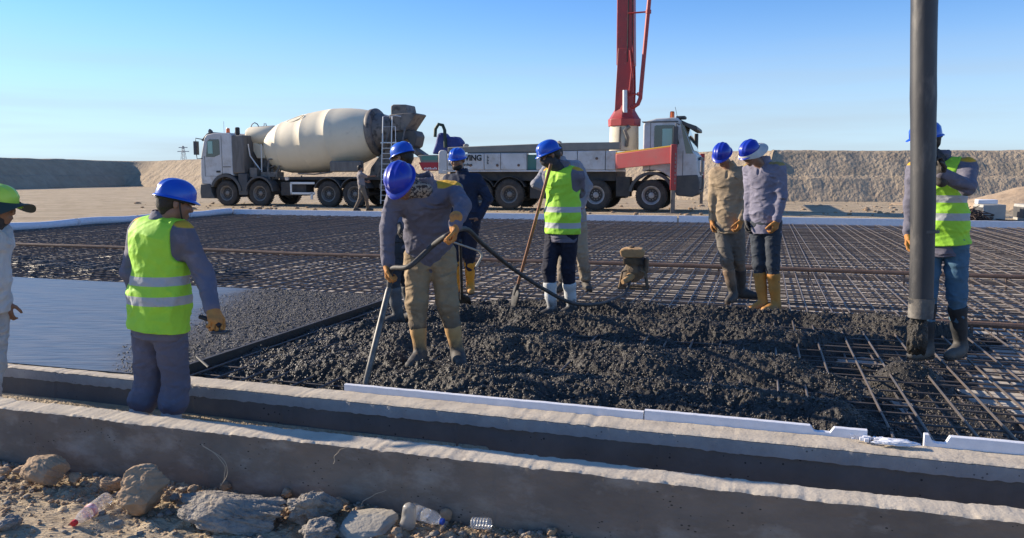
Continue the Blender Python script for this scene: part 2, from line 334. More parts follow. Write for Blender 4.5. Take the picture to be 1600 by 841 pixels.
# ================================================================ walls of the trench
def wavy(name, label, cat, v0, v1, top, bot, u0, u1, mtop, mface, band=None, amp=.012, seed=0, tilt=0.):
    root = site(name, label, cat, 0, (v0+v1)/2)
    n = int((u1-u0)/.01); uu = np.linspace(u0, u1, n); c = (v0+v1)/2
    def edge(s): return fbm(uu*3, uu*0+s, seed+s, 4)*amp+fbm(uu*30, uu*0+s, seed+s+9, 3)*amp*1.1-np.maximum(0, fbm(uu*9, uu*0+s, seed+s+3, 3)-.22)*.08*(1 if s != 1 else -1)+fbm(uu*.6, uu*0+s, seed+s+5, 2)*amp*2.0
    e0 = edge(1); e1 = edge(2); ez = edge(3)*.6; tl = tilt*uu
    rows_top = [(v0+e0, ez-.006), (v0+.012+e0, ez+.004)]+[(v0+(v1-v0)*k/7+0*uu+e0*max(0, 1-k/2.2)+e1*max(0, (k-4.8)/2.2), ez*.5+fbm(uu*7, uu*0+k*.16, seed+20, 4)*.009+fbm(uu*30, uu*0+k*.7, seed+22, 3)*.003) for k in range(1, 7)]+[(v1-.012+e1, ez+.004), (v1+e1, ez-.006)]
    def strip(rows, nm, m, ang=180):
        k = len(rows); P = np.stack([np.stack([uu, r[0]-c+tl, r[1]], -1) for r in rows], 1).reshape(-1, 3)
        I = (np.arange(n-1)[:, None]*k+np.arange(k-1)[None, :]).ravel()
        return mesh(nm, P, np.stack([I, I+k, I+k+1, I+1], -1), m, root, angle=ang)
    top_rows = [(a, top+b) for a, b in rows_top]
    strip(top_rows, 'top_surface', mtop)
    nb = 14
    def face(vv, e, side):
        rows = []
        for k in range(nb+1):
            z = top-.006-(top-bot)*k/nb
            bulge = -.006*np.exp(-(((uu+300) % 1.22-.6)/.008)**2)+.003*np.sign(np.sin(uu*2.575))+fbm(uu*2.2, uu*0+z*5, seed+31, 4)*.016+fbm(uu*13, uu*0+z*30, seed+37, 3)*.006
            rows.append((vv+e*max(0, 1-k*.5)+side*bulge*min(1, k*.5)+0*uu, z+ez*max(0, 1-k*.5)))
        return rows
    near = face(v0, e0, 1); far = face(v1, e1, 1)
    strip(near[::-1], 'near_face', mface); strip(far, 'far_face', mface)
    if band:                              # paler strip with ragged lower edge along the top of the near face
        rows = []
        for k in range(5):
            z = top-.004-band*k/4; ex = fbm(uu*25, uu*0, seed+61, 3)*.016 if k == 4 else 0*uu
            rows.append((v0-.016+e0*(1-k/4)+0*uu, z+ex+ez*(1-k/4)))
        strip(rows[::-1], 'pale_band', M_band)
    return root
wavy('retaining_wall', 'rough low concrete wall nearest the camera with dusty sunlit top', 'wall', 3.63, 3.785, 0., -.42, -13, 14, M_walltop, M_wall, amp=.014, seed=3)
wavy('foundation_beam', 'concrete beam beyond the trench, edging the slab, pale band above darker face', 'beam', 4.365, 4.56, -.004, -.42, -13, 14, M_walltop, M_beamface, band=.072, amp=.008, seed=11, tilt=-.018)

# foam boards
def foam(name, label, u0, u1, v, th, z0, z1, dmg=0, seed=0, group=None):
    root = site(name, label, 'foam board', (u0+u1)/2, v)
    n = max(4, int((u1-u0)/.02)) if u1-u0 < 8 else int((u1-u0)/.1)
    uu = np.linspace(u0, u1, n); x = uu-(u0+u1)/2
    top = z1+fbm(uu*2.5, uu*0, seed, 3)*.006+fbm(uu*30, uu*0, seed+2, 2)*.003
    for a, b, dep in (dmg or []):
        top = np.where((uu > a) & (uu < b), z1-dep+fbm(uu*30, uu*0, seed+4, 3)*.012, top)
    wob = fbm(uu*.8, uu*0, seed+7, 2)*.01
    rows = [(-th/2, z0+0*uu), (-th/2, top-.003), (-th/2+.004, top), (th/2-.004, top+.001), (th/2, top-.003), (th/2, z0+0*uu)]
    k = len(rows); P = np.stack([np.stack([x, r[0]+wob-.018*uu*(v < 6), r[1]], -1) for r in rows], 1).reshape(-1, 3)
    I = (np.arange(n-1)[:, None]*k+np.arange(k-1)[None, :]).ravel(); Q = [tuple(q) for q in np.stack([I, I+k, I+k+1, I+1], -1)]
    Q += [tuple(range(k-1, -1, -1)), tuple((n-1)*k+i for i in range(k))]
    mesh('board', P, Q, M_foam, root, angle=40); return root
GF = 'white foam boards edging the slab'
foam('foam_board', 'long intact white foam strip beside the bending worker\'s poker tip', -2.60, -.62, 4.575, .03, -.10, .038, seed=1, group=GF)
foam('foam_board', 'middle white foam strip on the near edge, notched at its right end', -.612, .585, 4.575, .03, -.10, .05, [(.30, .40, .03)], seed=5, group=GF)
foam('foam_board', 'rightmost near white foam strip with chewed left end', .86, 5.5, 4.57, .032, -.10, .062, [(.90, .98, .04)], seed=9, group=GF)
# snapped-off piece lying on the beam
fp = site('foam_fragment', 'snapped white foam piece lying on the beam in the gap between two strips', 'foam piece', .71, 4.475, .012)
r_ = rock('chunk', (.27, .07, .035), (0, .0, .010), M_foam, 4, fp, sub=5, amp=.45, facets=16); r_.rotation_euler = (0, 0, R(3))
crumb = MB(); rg = random.Random(4)
for k in range(46):
    x, y, s = rg.gauss(-.10, .05), rg.gauss(.05, .02), rg.uniform(.004, .011); crumb.box(x-s, x+s, y-s, y+s, -.004, -.004+s*1.6)
tag(crumb.build('foam_crumbs', M_foam, fp), kind='stuff')
foam('foam_board', 'far white foam edging in front of the mixer truck and pump truck', -18.7, -2.5, 25.31, .05, -.26, .125, seed=21)
foam('foam_board', 'far white foam edging to the right of the pump truck outrigger', -2.45, 5.4, 25.31, .05, -.26, .135, seed=23)
foam('foam_board', 'far white foam edging at the far right before the concrete blocks', 5.46, 40, 25.31, .05, -.26, .12, seed=25)
fl = site('foam_board', 'rounded white foam edging down the far left side of the slab', 'foam board', -18.72, 21.0)
b_ = MB()
for k in range(5):
    y0 = -7.5+k*2.35; b_.tube([(fbm(np.array([y0*1.]), np.array([1.]), 3)[0]*.05, y, .04+.02*math.sin(y*2)) for y in np.linspace(y0, y0+2.25, 12)], .11, 12)
b_.build('board', M_foam, fl)

# ================================================================ rebar mesh
def rebars():
    root = site('rebar_mesh', 'double layered steel rebar mesh filling the unpoured slab area', 'rebar mesh', 0, 15)
    cyl = MB().tube([(-.5, 0, 0), (.5, 0, 0)], .0085, 6); unit = cyl.build('bar', M_bar, root); me = unit.data; bpy.data.objects.remove(unit)
    bars = []
    rg = random.Random(2)
    for zi, (zu, zv) in enumerate(((-.062, -.047), (-.165, -.150))):
        for k in range(228):
            u = -18.55+.2145*k+rg.gauss(0, .014)
            bars.append((u, 4.62, u+rg.gauss(0, .06), 25.25, zv+rg.gauss(0, .004), zi))
        for k in range(103):
            v = 4.70+.2*k+rg.gauss(0, .012)
            bars.append((-18.6, v, 30.2, v+rg.gauss(0, .07), zu+rg.gauss(0, .003), zi))
    def show(b):
        x0, y0, x1, y1, z, zi = b
        if abs(x1-x0) < 1: return (abs(x0-1.8)*1.1+(0 if zi == 0 else 1.2)) if x0 > .3 else 6+abs(x0)*.4
        return (y0-4.6)*1.0+(0 if zi == 0 else 1.2)
    bars.sort(key=show)
    rest = MB()
    for i, b in enumerate(bars):
        x0, y0, x1, y1, z, zi = b; y0 -= 15; y1 -= 15
        if i < 100:
            o = bpy.data.objects.new('bar', me); COL.objects.link(o); o.parent = root
            o.location = ((x0+x1)/2, (y0+y1)/2, z); o.rotation_euler = (0, 0, math.atan2(y1-y0, x1-x0)); o.scale = (math.hypot(x1-x0, y1-y0), .8 if x1-x0 > 1 else 1, .8 if x1-x0 > 1 else 1)
        else: rest.tube([(x0, y0, z), (x1, y1, z)], .0068 if x1-x0 > 1 else .0085, 5)
    tag(rest.build('bars', M_bar, root), kind='stuff')
    for k in range(14):                   # little tie stirrups standing up beside the pour
        u = -.2+.2145*k; v = 8.62-15
        MB().tube([(u, v, -.2), (u, v, .03), (u+.05, v, .035), (u+.05, v, -.2)], .005, 5).build('tie_stirrup', M_bar, root)
rebars()
def rail(name, label, u0, u1, v, z, r=.028, seed=0):
    o = site(name, label, 'rail', (u0+u1)/2, v, z); b = MB(); uu = np.arange(u0, u1, .5); h = (u0+u1)/2
    wy = fbm(uu*.3, uu*0, seed, 2)*.10; wz = fbm(uu*.5, uu*0, seed+3, 2)*.03
    b.tube([(x-h, y, zz) for x, y, zz in zip(uu, wy, wz)], r, 8); b.build('pipe', M_rust, o)
    for x in np.arange(u0+.4, u1-.4, 1.3): MB().box(x-h-.012, x-h+.012, -.012, .012, -.2-z, -.01).build('support_post', M_rust, o)
rail('screed_rail', 'long rusty screed rail crossing the middle of the rebar mesh', -19.2, 30, 12.62, .0, .03, 2)
rail('screed_rail', 'short rusty screed rail just behind the boots of the hose worker', 1.55, 30, 8.48, -.005, .028, 6)

# ================================================================ concrete
def slab_rough(U, V):                     # 0 smooth .. 1 stony
    b = -4.33-(V-4.9)*.42+fbm(U*1.3, V*1.3, 12, 3)*.5
    return smooth(-.55, .35, U-b+.1)
def slab_h(U, V):
    r = slab_rough(U, V)
    fine = lumps(U, V, .03, 3)*.8+lumps(U+5, V, .016, 9)*.5
    z = .004+fbm(U*.7, V*.7, 2, 2)*.006+r*(fine*.62-.006)+fbm(U*2.5, V*14, 6, 3)*.004*(1-r)
    p = np.exp(-(((U+6.05)/.16)**2+((V-7.02)/.10)**2)*1.3)+.6*np.exp(-(((U+5.05)/.08)**2+((V-5.75)/.06)**2))+.5*np.exp(-(((U+4.75)/.22)**2+((V-5.32)/.05)**2))
    z = z+np.minimum(p, 1)*(lumps(U, V, .035, 13)*1.0)
    z = z-.03*smooth(8.44, 8.52, V)-(.16*smooth(8.50, 8.60, V))
    return z
uS = np.concatenate([np.arange(-13, -8, .06), np.arange(-8, -6.2, .025), np.arange(-6.2, -4.07, .0115)]); vS = np.arange(4.53, 8.62, .0125)
m = mat('poured slab', (.085, .088, .095), rough=.4)
nt = m.node_tree; b = [n for n in nt.nodes if n.type == 'BSDF_PRINCIPLED'][0]
at = _n(nt, 'ShaderNodeAttribute', attribute_name='stony'); geo = _n(nt, 'ShaderNodeNewGeometry'); L = nt.links.new
mp = _n(nt, 'ShaderNodeMapping'); mp.inputs['Rotation'].default_value = (0, 0, R(17.3+14)); mp.inputs['Scale'].default_value = (1.0, 7, 1); L(geo.outputs['Position'], mp.inputs[0])
nz = _n(nt, 'ShaderNodeTexNoise'); nz.inputs['Scale'].default_value = 2.5; nz.inputs['Detail'].default_value = 6; L(mp.outputs[0], nz.inputs['Vector'])
cr = _n(nt, 'ShaderNodeValToRGB'); cr.color_ramp.elements[0].position = .38; cr.color_ramp.elements[0].color = (.062, .063, .066, 1); cr.color_ramp.elements[1].position = .62; cr.color_ramp.elements[1].color = (.145, .145, .145, 1); L(nz.outputs[0], cr.inputs[0])
mx = _n(nt, 'ShaderNodeMix', data_type='RGBA'); L(at.outputs['Fac'], mx.inputs[0]); L(cr.outputs[0], mx.inputs[6]); mx.inputs[7].default_value = (.052, .047, .042, 1); L(mx.outputs[2], b.inputs['Base Color'])
mr = _n(nt, 'ShaderNodeMapRange'); mr.inputs[3].default_value = .24; mr.inputs[4].default_value = .55; L(at.outputs['Fac'], mr.inputs[0])
mr2 = _n(nt, 'ShaderNodeMath', operation='MULTIPLY_ADD'); L(nz.outputs[0], mr2.inputs[0]); mr2.inputs[1].default_value = .25; L(mr.outputs[0], mr2.inputs[2]); L(mr2.outputs[0], b.inputs['Roughness'])
bp = _n(nt, 'ShaderNodeBump'); bp.inputs['Strength'].default_value = .55; bp.inputs['Distance'].default_value = .02; L(nz.outputs[0], bp.inputs['Height']); L(bp.outputs[0], b.inputs['Normal'])
b.inputs['Specular IOR Level'].default_value = .6
SLAB = grid('concrete_slab', uS, vS, slab_h, m, attrs={'stony': slab_rough}, kind='structure')
fb = site('formwork_board', 'dark wet formwork board holding the edge of the finished slab', 'formwork', -4.055, 6.55)
MB().box(-.018, .018, -1.98, 1.98, -.25, .008).build('board', M_timber, fb, bevel=.003)
MB().box(.019, .05, -1.9, 1.9, -.20, -.15).build('batten', M_timber, fb, bevel=.003)

def pour_h(U, V):
    n1 = fbm(U*1.2, V*1.2, 71, 3); n2 = fbm(U*3.5, V*3.5, 75, 3)
    ub = .52+.12*np.sin((V-4.6)*1.9+.6)+n1*.6+smooth(7.3, 8.3, V)*1.1
    body = 1-smooth(-.1, .34, U-ub+n2*.3)
    body = body*(1-smooth(8.42, 8.72, V+n2*.35+n1*.25))
    lowleft = 1-smooth(-3.95, -3.0, U+n2*.9-(V-6)*.08)
    ridge = .062*np.sin(V*5.4+U*.6+n1*5)+.05*n1+.11*n2
    dome = -.015+ridge*(1-.7*lowleft)-.065*lowleft-.035*smooth(5.0, 4.6, V)
    foot = 0
    z = -.23+(dome+.23)*body
    # thin spoil lying between the bars further right
    dm = np.exp(-(((U-1.08)/.30)**2+((V-6.42)/.22)**2)**1.2); dm2 = np.exp(-(((U-.75)/.5)**2+((V-6.75)/.16)**2))*.75
    z = np.maximum(z, -.23+.25*dm+n2*.05*dm); z = np.maximum(z, -.23+.2*dm2+n2*.06*dm2)
    thin = smooth(-.02, .12, fbm(U*2.2, V*2.2, 83, 4)+.16-(U-.8)*.13-(smooth(7.2, 8.4, V))*.05)*(U > -.2)
    z = np.maximum(z, -.23+.075*thin)
    lum = lumps(U, V, .030, 23)*.85+lumps(U+2, V, .018, 27)*.9+fbm(U*9, V*9, 29, 4)*.05
    return z+lum*(.35+.65*body)
uP = np.arange(-4.03, 3.4, .009); vP = np.arange(4.585, 9.1, .0105)
fc = tag(grid('fresh_concrete', uP, vP, pour_h, M_fresh, kind='stuff', lo=-.195), 'dark lumpy freshly poured concrete heaped between slab and rebar', 'concrete')
def stones(parent, name, u0, u1, v0, v1, n, hf, keep, seed, r0, r1, m):
    rs = np.random.RandomState(seed); U = rs.uniform(u0, u1, n); V = v0+(v1-v0)*rs.rand(n)**1.25; Z = hf(U, V); k = keep(U, V, Z, rs); U, V, Z = U[k], V[k], Z[k]
    P, Fc = scatter(U, V, Z, r0+(r1-r0)*rs.rand(len(U))**2, seed); return tag(mesh(name, P, Fc, m, parent, smooth=False), kind='stuff')
M_agg = mat('wet aggregate', (.030, .027, .023), (.075, .065, .053), rough=.40, scale=16, world=True, spec=.5, c3=(.14, .122, .095), s3=30, t3=(.60, .68))
stones(fc, 'aggregate', -4.0, 3.2, 4.6, 9.0, 52000, pour_h, lambda U, V, Z, rs: (Z > -.17) & (rs.rand(len(U)) < .85), 5, .005, .0125, M_agg)
tag(stones(SLAB, 'aggregate', -6.0, -4.08, 4.56, 8.5, 16000, slab_h, lambda U, V, Z, rs: slab_rough(U, V) > rs.rand(len(U))*.9+.1, 6, .003, .009, M_agg))
# spill on the mesh behind the finished slab
def spill_h(U, V):
    n = fbm(U*1.1, V*2, 91, 4); b = smooth(.0, .14, n+.04-(np.abs(U+10.8)/7)**2-(np.abs(V-10.2)/2.6)**2*.6)
    return -.23+.165*b+lumps(U, V, .045, 33)*.6*b
tag(grid('concrete_spill', np.arange(-15, -6.6, .03), np.arange(8.6, 12.3, .03), spill_h, M_fresh, kind='stuff', lo=-.195), 'dark concrete splashed over the mesh behind the finished slab', 'concrete')
# ================================================================ vehicles
M_white = mat('dusty white paint', (.62, .62, .62), (.50, .49, .47), rough=.45, scale=1.6, detail=7, c3=(.36, .31, .25), s3=2.6, t3=(.52, .78), spec=.4)
M_cream = mat('cream drum paint', (.74, .665, .50), (.68, .60, .44), rough=.68, scale=.8, detail=7, bump=.08, bscale=6, c3=(.55, .48, .36), s3=1.9, t3=(.60, .82), stretch=(1, 1, 1))
M_black = mat('black chassis', (.035, .035, .037), (.075, .066, .055), rough=.75, scale=3, bump=.2)
M_plastic = mat('dark grey plastic', (.06, .062, .068), (.10, .095, .085), rough=.6, scale=3)
M_tyre = mat('tyre rubber', (.030, .029, .028), (.075, .064, .052), rough=.85, scale=4, bump=.3, bscale=30)
M_rim = mat('dusty steel rim', (.16, .155, .15), (.24, .22, .19), rough=.55, scale=8, metal=.3)
M_rimw = mat('pale steel rim', (.42, .41, .40), (.30, .28, .26), rough=.5, scale=8, metal=.2)
M_steel = mat('grimy steel', (.14, .135, .13), (.22, .19, .16), rough=.6, scale=5, metal=.2, bump=.2, c3=(.06, .055, .05), s3=4, t3=(.5, .65))
M_intake = mat('sooty grey panel', (.20, .185, .165), (.10, .092, .085), rough=.65, scale=2.2, stretch=(2.5, 2.5, .5), thr=(.3, .7))
M_alu = mat('aluminium', (.62, .62, .62), rough=.4, metal=.5)
M_glass = mat('tinted glass', (.015, .03, .032), rough=.06, spec=.9, coat=.5)
M_glassl = mat('pale seen-through glass', (.22, .42, .38), rough=.08, spec=.9)
M_red = mat('red crane paint', (.42, .045, .042), (.35, .05, .045), rough=.45, scale=2, c3=(.40, .16, .13), s3=5, t3=(.6, .8))
M_salmon = mat('faded red paint', (.72, .13, .11), (.66, .17, .14), rough=.5, scale=2, c3=(.45, .2, .16), s3=6, t3=(.6, .8))
M_yel = mat('yellow edging', (.70, .42, .05), rough=.5)
M_orange = mat('orange beacon lens', (.85, .17, .02), rough=.25, spec=.7)
M_grey = mat('grey steel trough', (.20, .195, .175), (.25, .24, .21), rough=.7, scale=3)
M_lamp = mat('lamp glass', (.45, .47, .5), rough=.15, spec=.8)
M_blue = mat('dark blue tarp', (.03, .05, .20), (.05, .07, .24), rough=.7, scale=6, bump=.5, bscale=12, bdist=.05)
M_dgreen = mat('dark green hose', (.02, .045, .028), rough=.6)
M_green = mat('green stencil', (.10, .24, .20), rough=.7)
M_hopred = mat('hopper red', (.40, .03, .04), rough=.6)
M_ink = mat('black lettering', (.012, .012, .015), rough=.5)
M_whiteink = mat('white lettering', (.75, .75, .75), rough=.5)

def wheel(parent, x, y, z=.53, r=.53, side=-1, pale=False, name='wheel'):
    hub = bpy.data.objects.new(name, None); COL.objects.link(hub); hub.parent = parent; hub.location = (x, y, z); hub.empty_display_size = .2
    t = MB().lathe([(-.15, r*.60), (-.16, r*.66), (-.165, r*.86), (-.14, r*.96), (-.09, r), (.09, r), (.14, r*.96), (.165, r*.86), (.16, r*.66), (.15, r*.60)], axis=(0, 1, 0), n=44, cap=False)
    n = 40
    for k in range(n):                    # tread blocks
        q = 2*math.pi*k/n; c, s = math.cos(q), math.sin(q); h = r+.006; wdt = .022
        for y0, y1 in ((-.15, -.03), (.03, .15)):
            pts = []
            for rr in (r-.02, h):
                for a_ in (-1, 1):
                    for yy in (y0, y1): pts.append((c*rr-s*wdt*a_, yy, s*rr+c*wdt*a_))
            t.add(pts, [(0, 1, 3, 2), (4, 6, 7, 5), (0, 4, 5, 1), (2, 3, 7, 6), (0, 2, 6, 4), (1, 5, 7, 3)])
    t.build('tyre', M_tyre, hub)
    rm = MB().lathe([(-.04, .04), (-.04, r*.36), (-.02*1, r*.40), (side*.10, r*.52), (side*.145, r*.545), (side*.155, r*.60), (side*.14, r*.62), (0, r*.6), (.05, .1)] if side < 0 else [(.05, .1), (0, r*.6), (.14, r*.62), (.155, r*.60), (.145, r*.545), (.10, r*.52), (-.02, r*.40), (-.04, r*.36), (-.04, .04)], axis=(0, 1, 0), n=36)
    rm.lathe([(-.03, .0), (-.03, r*.20), (side*.09, r*.19), (side*.11, r*.13), (side*.11, 0)], axis=(0, 1, 0), n=20)
    for k in range(10):
        q = 2*math.pi*k/10; p = (math.cos(q)*r*.29, 0, math.sin(q)*r*.29)
        rm.lathe([(-.03, .016), (.05, .016), (.055, .008)], (p[0], side*.02, p[2]), (0, side, 0), 8)
    rm.build('rim', M_rimw if pale else M_rim, hub)
    hl_ = MB().lathe([(0, .0), (0, r*.47), (.006, r*.47), (.006, 0)], (0, side*.045, 0), (0, side, 0), 28).build('brake_disc', M_black, hub)
    return hub
def fender(parent, x, z, r, y0, y1, m, a0=15, a1=165, th=.045, name='mudguard'):
    b = MB(); n = 16; q = [R(a0+(a1-a0)*k/n) for k in range(n+1)]
    poly = [(x+math.cos(a)*r, z+math.sin(a)*r) for a in q]+[(x+math.cos(a)*(r+th), z+math.sin(a)*(r+th)) for a in q[::-1]]
    for i in range(n):
        b.prism([poly[i], poly[i+1], poly[2*n-i], poly[2*n+1-i]], y0, y1)
    return b.build(name, m, parent)
def text(parent, name, body, m, size, loc, rot=(math.pi/2, 0, 0), bold=.012, xs=1.0):
    c = bpy.data.curves.new(name, 'FONT'); c.body = body; c.size = size; c.extrude = .003; c.offset = bold*size
    t = bpy.data.objects.new(name, c); COL.objects.link(t)
    me = bpy.data.meshes.new_from_object(t.evaluated_get(bpy.context.evaluated_depsgraph_get())); bpy.data.objects.remove(t)
    me.materials.clear(); me.materials.append(m); o = bpy.data.objects.new(name, me); COL.objects.link(o); o.parent = parent; o.location = loc; o.rotation_euler = rot; o.scale = (xs, 1, 1)
    return o
def arcpoly(cx, cz, r, a0, a1, n=12): return [(cx+r*math.cos(R(a0+(a1-a0)*k/n)), cz+r*math.sin(R(a0+(a1-a0)*k/n))) for k in range(n+1)]

# ---------------- mixer truck, cab to the left
def mixer():
    t = site('mixer_truck', 'cream drum concrete mixer truck with white cab facing left, parked beyond the slab', 'truck', -19, 30.25, .08)
    fr = MB()
    for y in (-.42, .35): fr.box(-3.4, 5.0, y, y+.07, .78, 1.10)
    for x in (-3.2, -1.9, -.3, .9, 2.7, 4.6): fr.box(x, x+.12, -.36, .36, .82, 1.05)
    fr.box(-.2, 1.0, -1.05, -.45, .45, 1.0); fr.box(-.3, 4.9, -.95, .95, 1.10, 1.22)
    for x in (-2.77, -1.13, 2.11, 3.3): fr.tube([(x, -1.0, .53), (x, 1.0, .53)], .09, 10)
    fr.build('chassis', M_black, t, bevel=.01)
    prof = [(-4.0, .92), (-4.03, 1.3), (-4.0, 2.0), (-3.78, 2.85), (-3.66, 3.0), (-3.3, 3.06), (-2.5, 3.06), (-2.42, 2.98), (-2.42, 1.35)]
    prof += arcpoly(-2.77, .56, .80, 62, 165, 10)+[(-3.56, .92)]
    cab = MB().prism(prof, -1.22, 1.22).build('cab', M_white, t, bevel=.05, seg=3)
    MB().box(-2.44, -1.86, -1.2, 1.2, 1.36, 2.96).build('intake_tower', M_intake, t, bevel=.06, seg=3)
    MB().prism([(-3.72, 2.06), (-3.62, 2.72), (-3.52, 2.80), (-3.06, 2.80), (-3.02, 2.74), (-3.02, 2.16), (-3.3, 2.06)], -1.232, -1.20).build('side_window', M_glass, cab)
    MB().box(-3.60, -3.36, -1.242, -1.233, 2.20, 2.72).build('window_shade', M_glassl, cab)
    MB().prism([(-4.012, 2.04), (-3.80, 2.83), (-3.83, 2.84), (-4.04, 2.06)], -1.08, 1.08).build('windscreen', M_glass, cab)
    d = MB()                               # door seams
    for x0, x1, z0, z1 in ((-2.93, -2.915, 1.05, 2.95), (-3.80, -3.785, 1.25, 2.1), (-3.8, -2.93, 1.24, 1.252)): d.box(x0, x1, -1.228, -1.20, z0, z1)
    d.build('door_seam', M_plastic, cab)
    MB().box(-3.22, -3.02, -1.25, -1.20, 1.40, 1.48).build('door_handle', M_black, cab, bevel=.01)
    MB().box(-2.88, -2.5, -1.232, -1.22, 1.62, 1.66).build('cab_badge', M_steel, cab)
    b = MB().prism([(-4.06, .30), (-4.10, .55), (-4.06, .92), (-3.55, .92), (-3.50, .55), (-3.35, .30)], -1.24, 1.24).build('bumper', M_plastic, t, bevel=.03)
    MB().box(-4.115, -4.09, -1.1, -.75, .5, .72).build('headlight', M_lamp, b, bevel=.01)
    MB().box(-4.115, -4.09, .75, 1.1, .5, .72).build('headlight', M_lamp, b, bevel=.01)
    MB().box(-4.09, -4.02, -.9, .9, .95, 1.6).build('grille', M_plastic, cab, bevel=.02)
    mr = MB().box(-4.15, -4.02, -1.46, -1.26, 2.15, 2.72).tube([(-3.85, -1.2, 2.8), (-4.08, -1.38, 2.85), (-4.08, -1.38, 2.7)], .02, 6).tube([(-3.9, -1.2, 2.0), (-4.05, -1.38, 1.98), (-4.08, -1.38, 2.2)], .02, 6)
    mr.build('mirror', M_plastic, t, bevel=.02)
    MB().box(-4.15, -4.02, 1.26, 1.46, 2.15, 2.72).build('mirror', M_plastic, t, bevel=.02)
    vz = MB().prism([(-3.98, 2.78), (-3.70, 3.05), (-3.5, 3.12), (-3.46, 3.07), (-3.68, 2.98), (-3.93, 2.73)], -1.15, 1.15).build('sun_visor', M_plastic, t, bevel=.01)
    fender(t, -2.77, .56, .66, -1.27, -.85, M_plastic, 5, 160, .12); fender(t, -1.13, .56, .62, -1.27, -.75, M_plastic, 5, 175, .07)
    MB().box(-2.16, -1.72, -1.22, -.8, .45, 1.36).build('battery_box', M_plastic, t, bevel=.03)
    for x in (2.11, 3.3): fender(t, x, .55, .62, -1.27, -.62, M_plastic, 20, 160, .035)
    for x in (2.11, 3.3): fender(t, x, .55, .62, .62, 1.27, M_plastic, 20, 160, .035)
    for x in (-2.77, -1.13, 2.11, 3.3):
        for sd_ in (-1, 1): wheel(t, x, sd_*1.06, side=sd_)
    st = MB().lathe([(0, .07), (.28, .07), (.30, .10), (.55, .10), (.58, .06)], (-2.26, -1.0, 2.72), (0, 0, 1), 16).build('exhaust_stack', M_black, t)
    for x, y in ((-2.95, -.7), (-2.35, .95)):
        bc = MB().lathe([(0, .09), (.05, .09), (.05, .075)], (x, y, 3.05), (0, 0, 1), 16).build('beacon_base', M_black, t)
        MB().lathe([(.05, .08), (.2, .078), (.24, .06)], (x, y, 3.05), (0, 0, 1), 16).build('beacon', M_orange, bc)
    hn = MB()
    for y in (-.9, .9): hn.lathe([(0, .05), (.12, .11)], (-3.6, y, 3.14), (-1, 0, .1), 14); hn.tube([(-3.6, y, 3.06), (-3.6, y, 3.14)], .02, 6)
    hn.tube([(-3.3, -.5, 3.05), (-3.3, -.5, 3.6)], .008, 5).build('roof_lamps_and_aerial', M_steel, t)
    # water tank
    wt = MB().lathe([(0, .05), (.02, .22), (.10, .34), (.22, .395), (1.35, .395), (1.47, .34), (1.55, .22), (1.57, .05)], (-2.30, -.25, 2.95), (1, 0, .04), 28).build('water_tank', M_cream, t)
    MB().tube([(-2.05, -.35, 3.33), (-1.98, -.35, 3.46), (-1.85, -.35, 3.52), (-1.72, -.35, 3.46), (-1.66, -.35, 3.36)], .022, 8).tube([(-1.4, -.35, 3.36), (-1.38, -.35, 3.48), (-1.3, -.35, 3.48), (-1.28, -.35, 3.37)], .018, 8).build('tank_handles', M_steel, wt)
    MB().prism([(-1.9, 2.75), (-1.9, 2.35), (-1.7, 2.0), (-1.3, 2.0), (-1.1, 2.35), (-1.1, 2.62), (-1.35, 2.5)], -.5, .3).build('tank_cradle', M_cream, t, bevel=.03)
    # drum
    ax = Vector((math.cos(R(7.5)), 0, math.sin(R(7.5)))); o = (-1.28, 0, 2.36)
    prof = [(0, .2), (0, .50), (.03, .66), (.15, .79), (.35, .91), (.6, 1.01), (.86, 1.085), (.87, 1.095), (.90, 1.09), (1.2, 1.145), (1.5, 1.19), (1.8, 1.225), (2.15, 1.255), (2.16, 1.264), (2.19, 1.258), (2.5, 1.272), (2.9, 1.278), (3.3, 1.265), (3.31, 1.273), (3.34, 1.262), (3.7, 1.225), (4.1, 1.16), (4.5, 1.07), (4.95, .93), (4.96, .3)]
    dr = MB().lathe(prof, o, ax, 64).build('drum', M_cream, t, angle=60)
    def on(s, r, phi): p = Vector(o)+ax*s; up = Vector((-ax.z, 0, ax.x)); return p+up*(math.cos(phi)*r)+Vector((0, -1, 0))*(math.sin(phi)*r)
    MB().tube([on(1.75+.42*math.cos(a), 1.205+.075*math.cos(a)*.9+.02, .55+.16*math.sin(a)) for a in np.linspace(0, 2*math.pi, 26)], .018, 6).build('drum_hatch', M_cream, dr)
    MB().lathe([(4.97, .2), (4.97, .95), (5.02, .99), (5.20, .99), (5.24, .95), (5.26, .8), (5.7, .62), (5.95, .56), (5.95, .3)], o, ax, 48).build('drum_ring', M_steel, t, angle=50)
    # front drum bearing, pump, pipes
    pd = MB().prism([(-1.75, 1.1), (-1.2, 1.1), (-1.1, 2.3), (-1.3, 2.7), (-1.55, 2.6), (-1.6, 2.2)], -.35, .35)
    pd.lathe([(0, .12), (.32, .22), (.45, .22)], (-1.75, 0, 2.28), ax, 18); pd.build('front_bearing', M_steel, t, bevel=.02)
    rg = random.Random(5); pp = MB()
    for k in range(11):
        x = rg.uniform(-1.85, -.6); y = rg.uniform(-1.0, -.3); z = rg.uniform(1.15, 1.5)
        pp.tube([(x, y, 1.1), (x+rg.uniform(-.1, .1), y, z), (x+rg.uniform(-.3, .3), y+.1, z+rg.uniform(.1, .7)), (x+rg.uniform(-.4, .4), y+.2, z+rg.uniform(.3, .9))], rg.uniform(.015, .04), 7)
    pp.box(-1.2, -.4, -1.0, -.5, 1.22, 1.42); pp.box(-1.7, -1.35, -1.05, -.7, 1.2, 1.6)
    pp.build('hydraulic_pipes', M_steel, t)
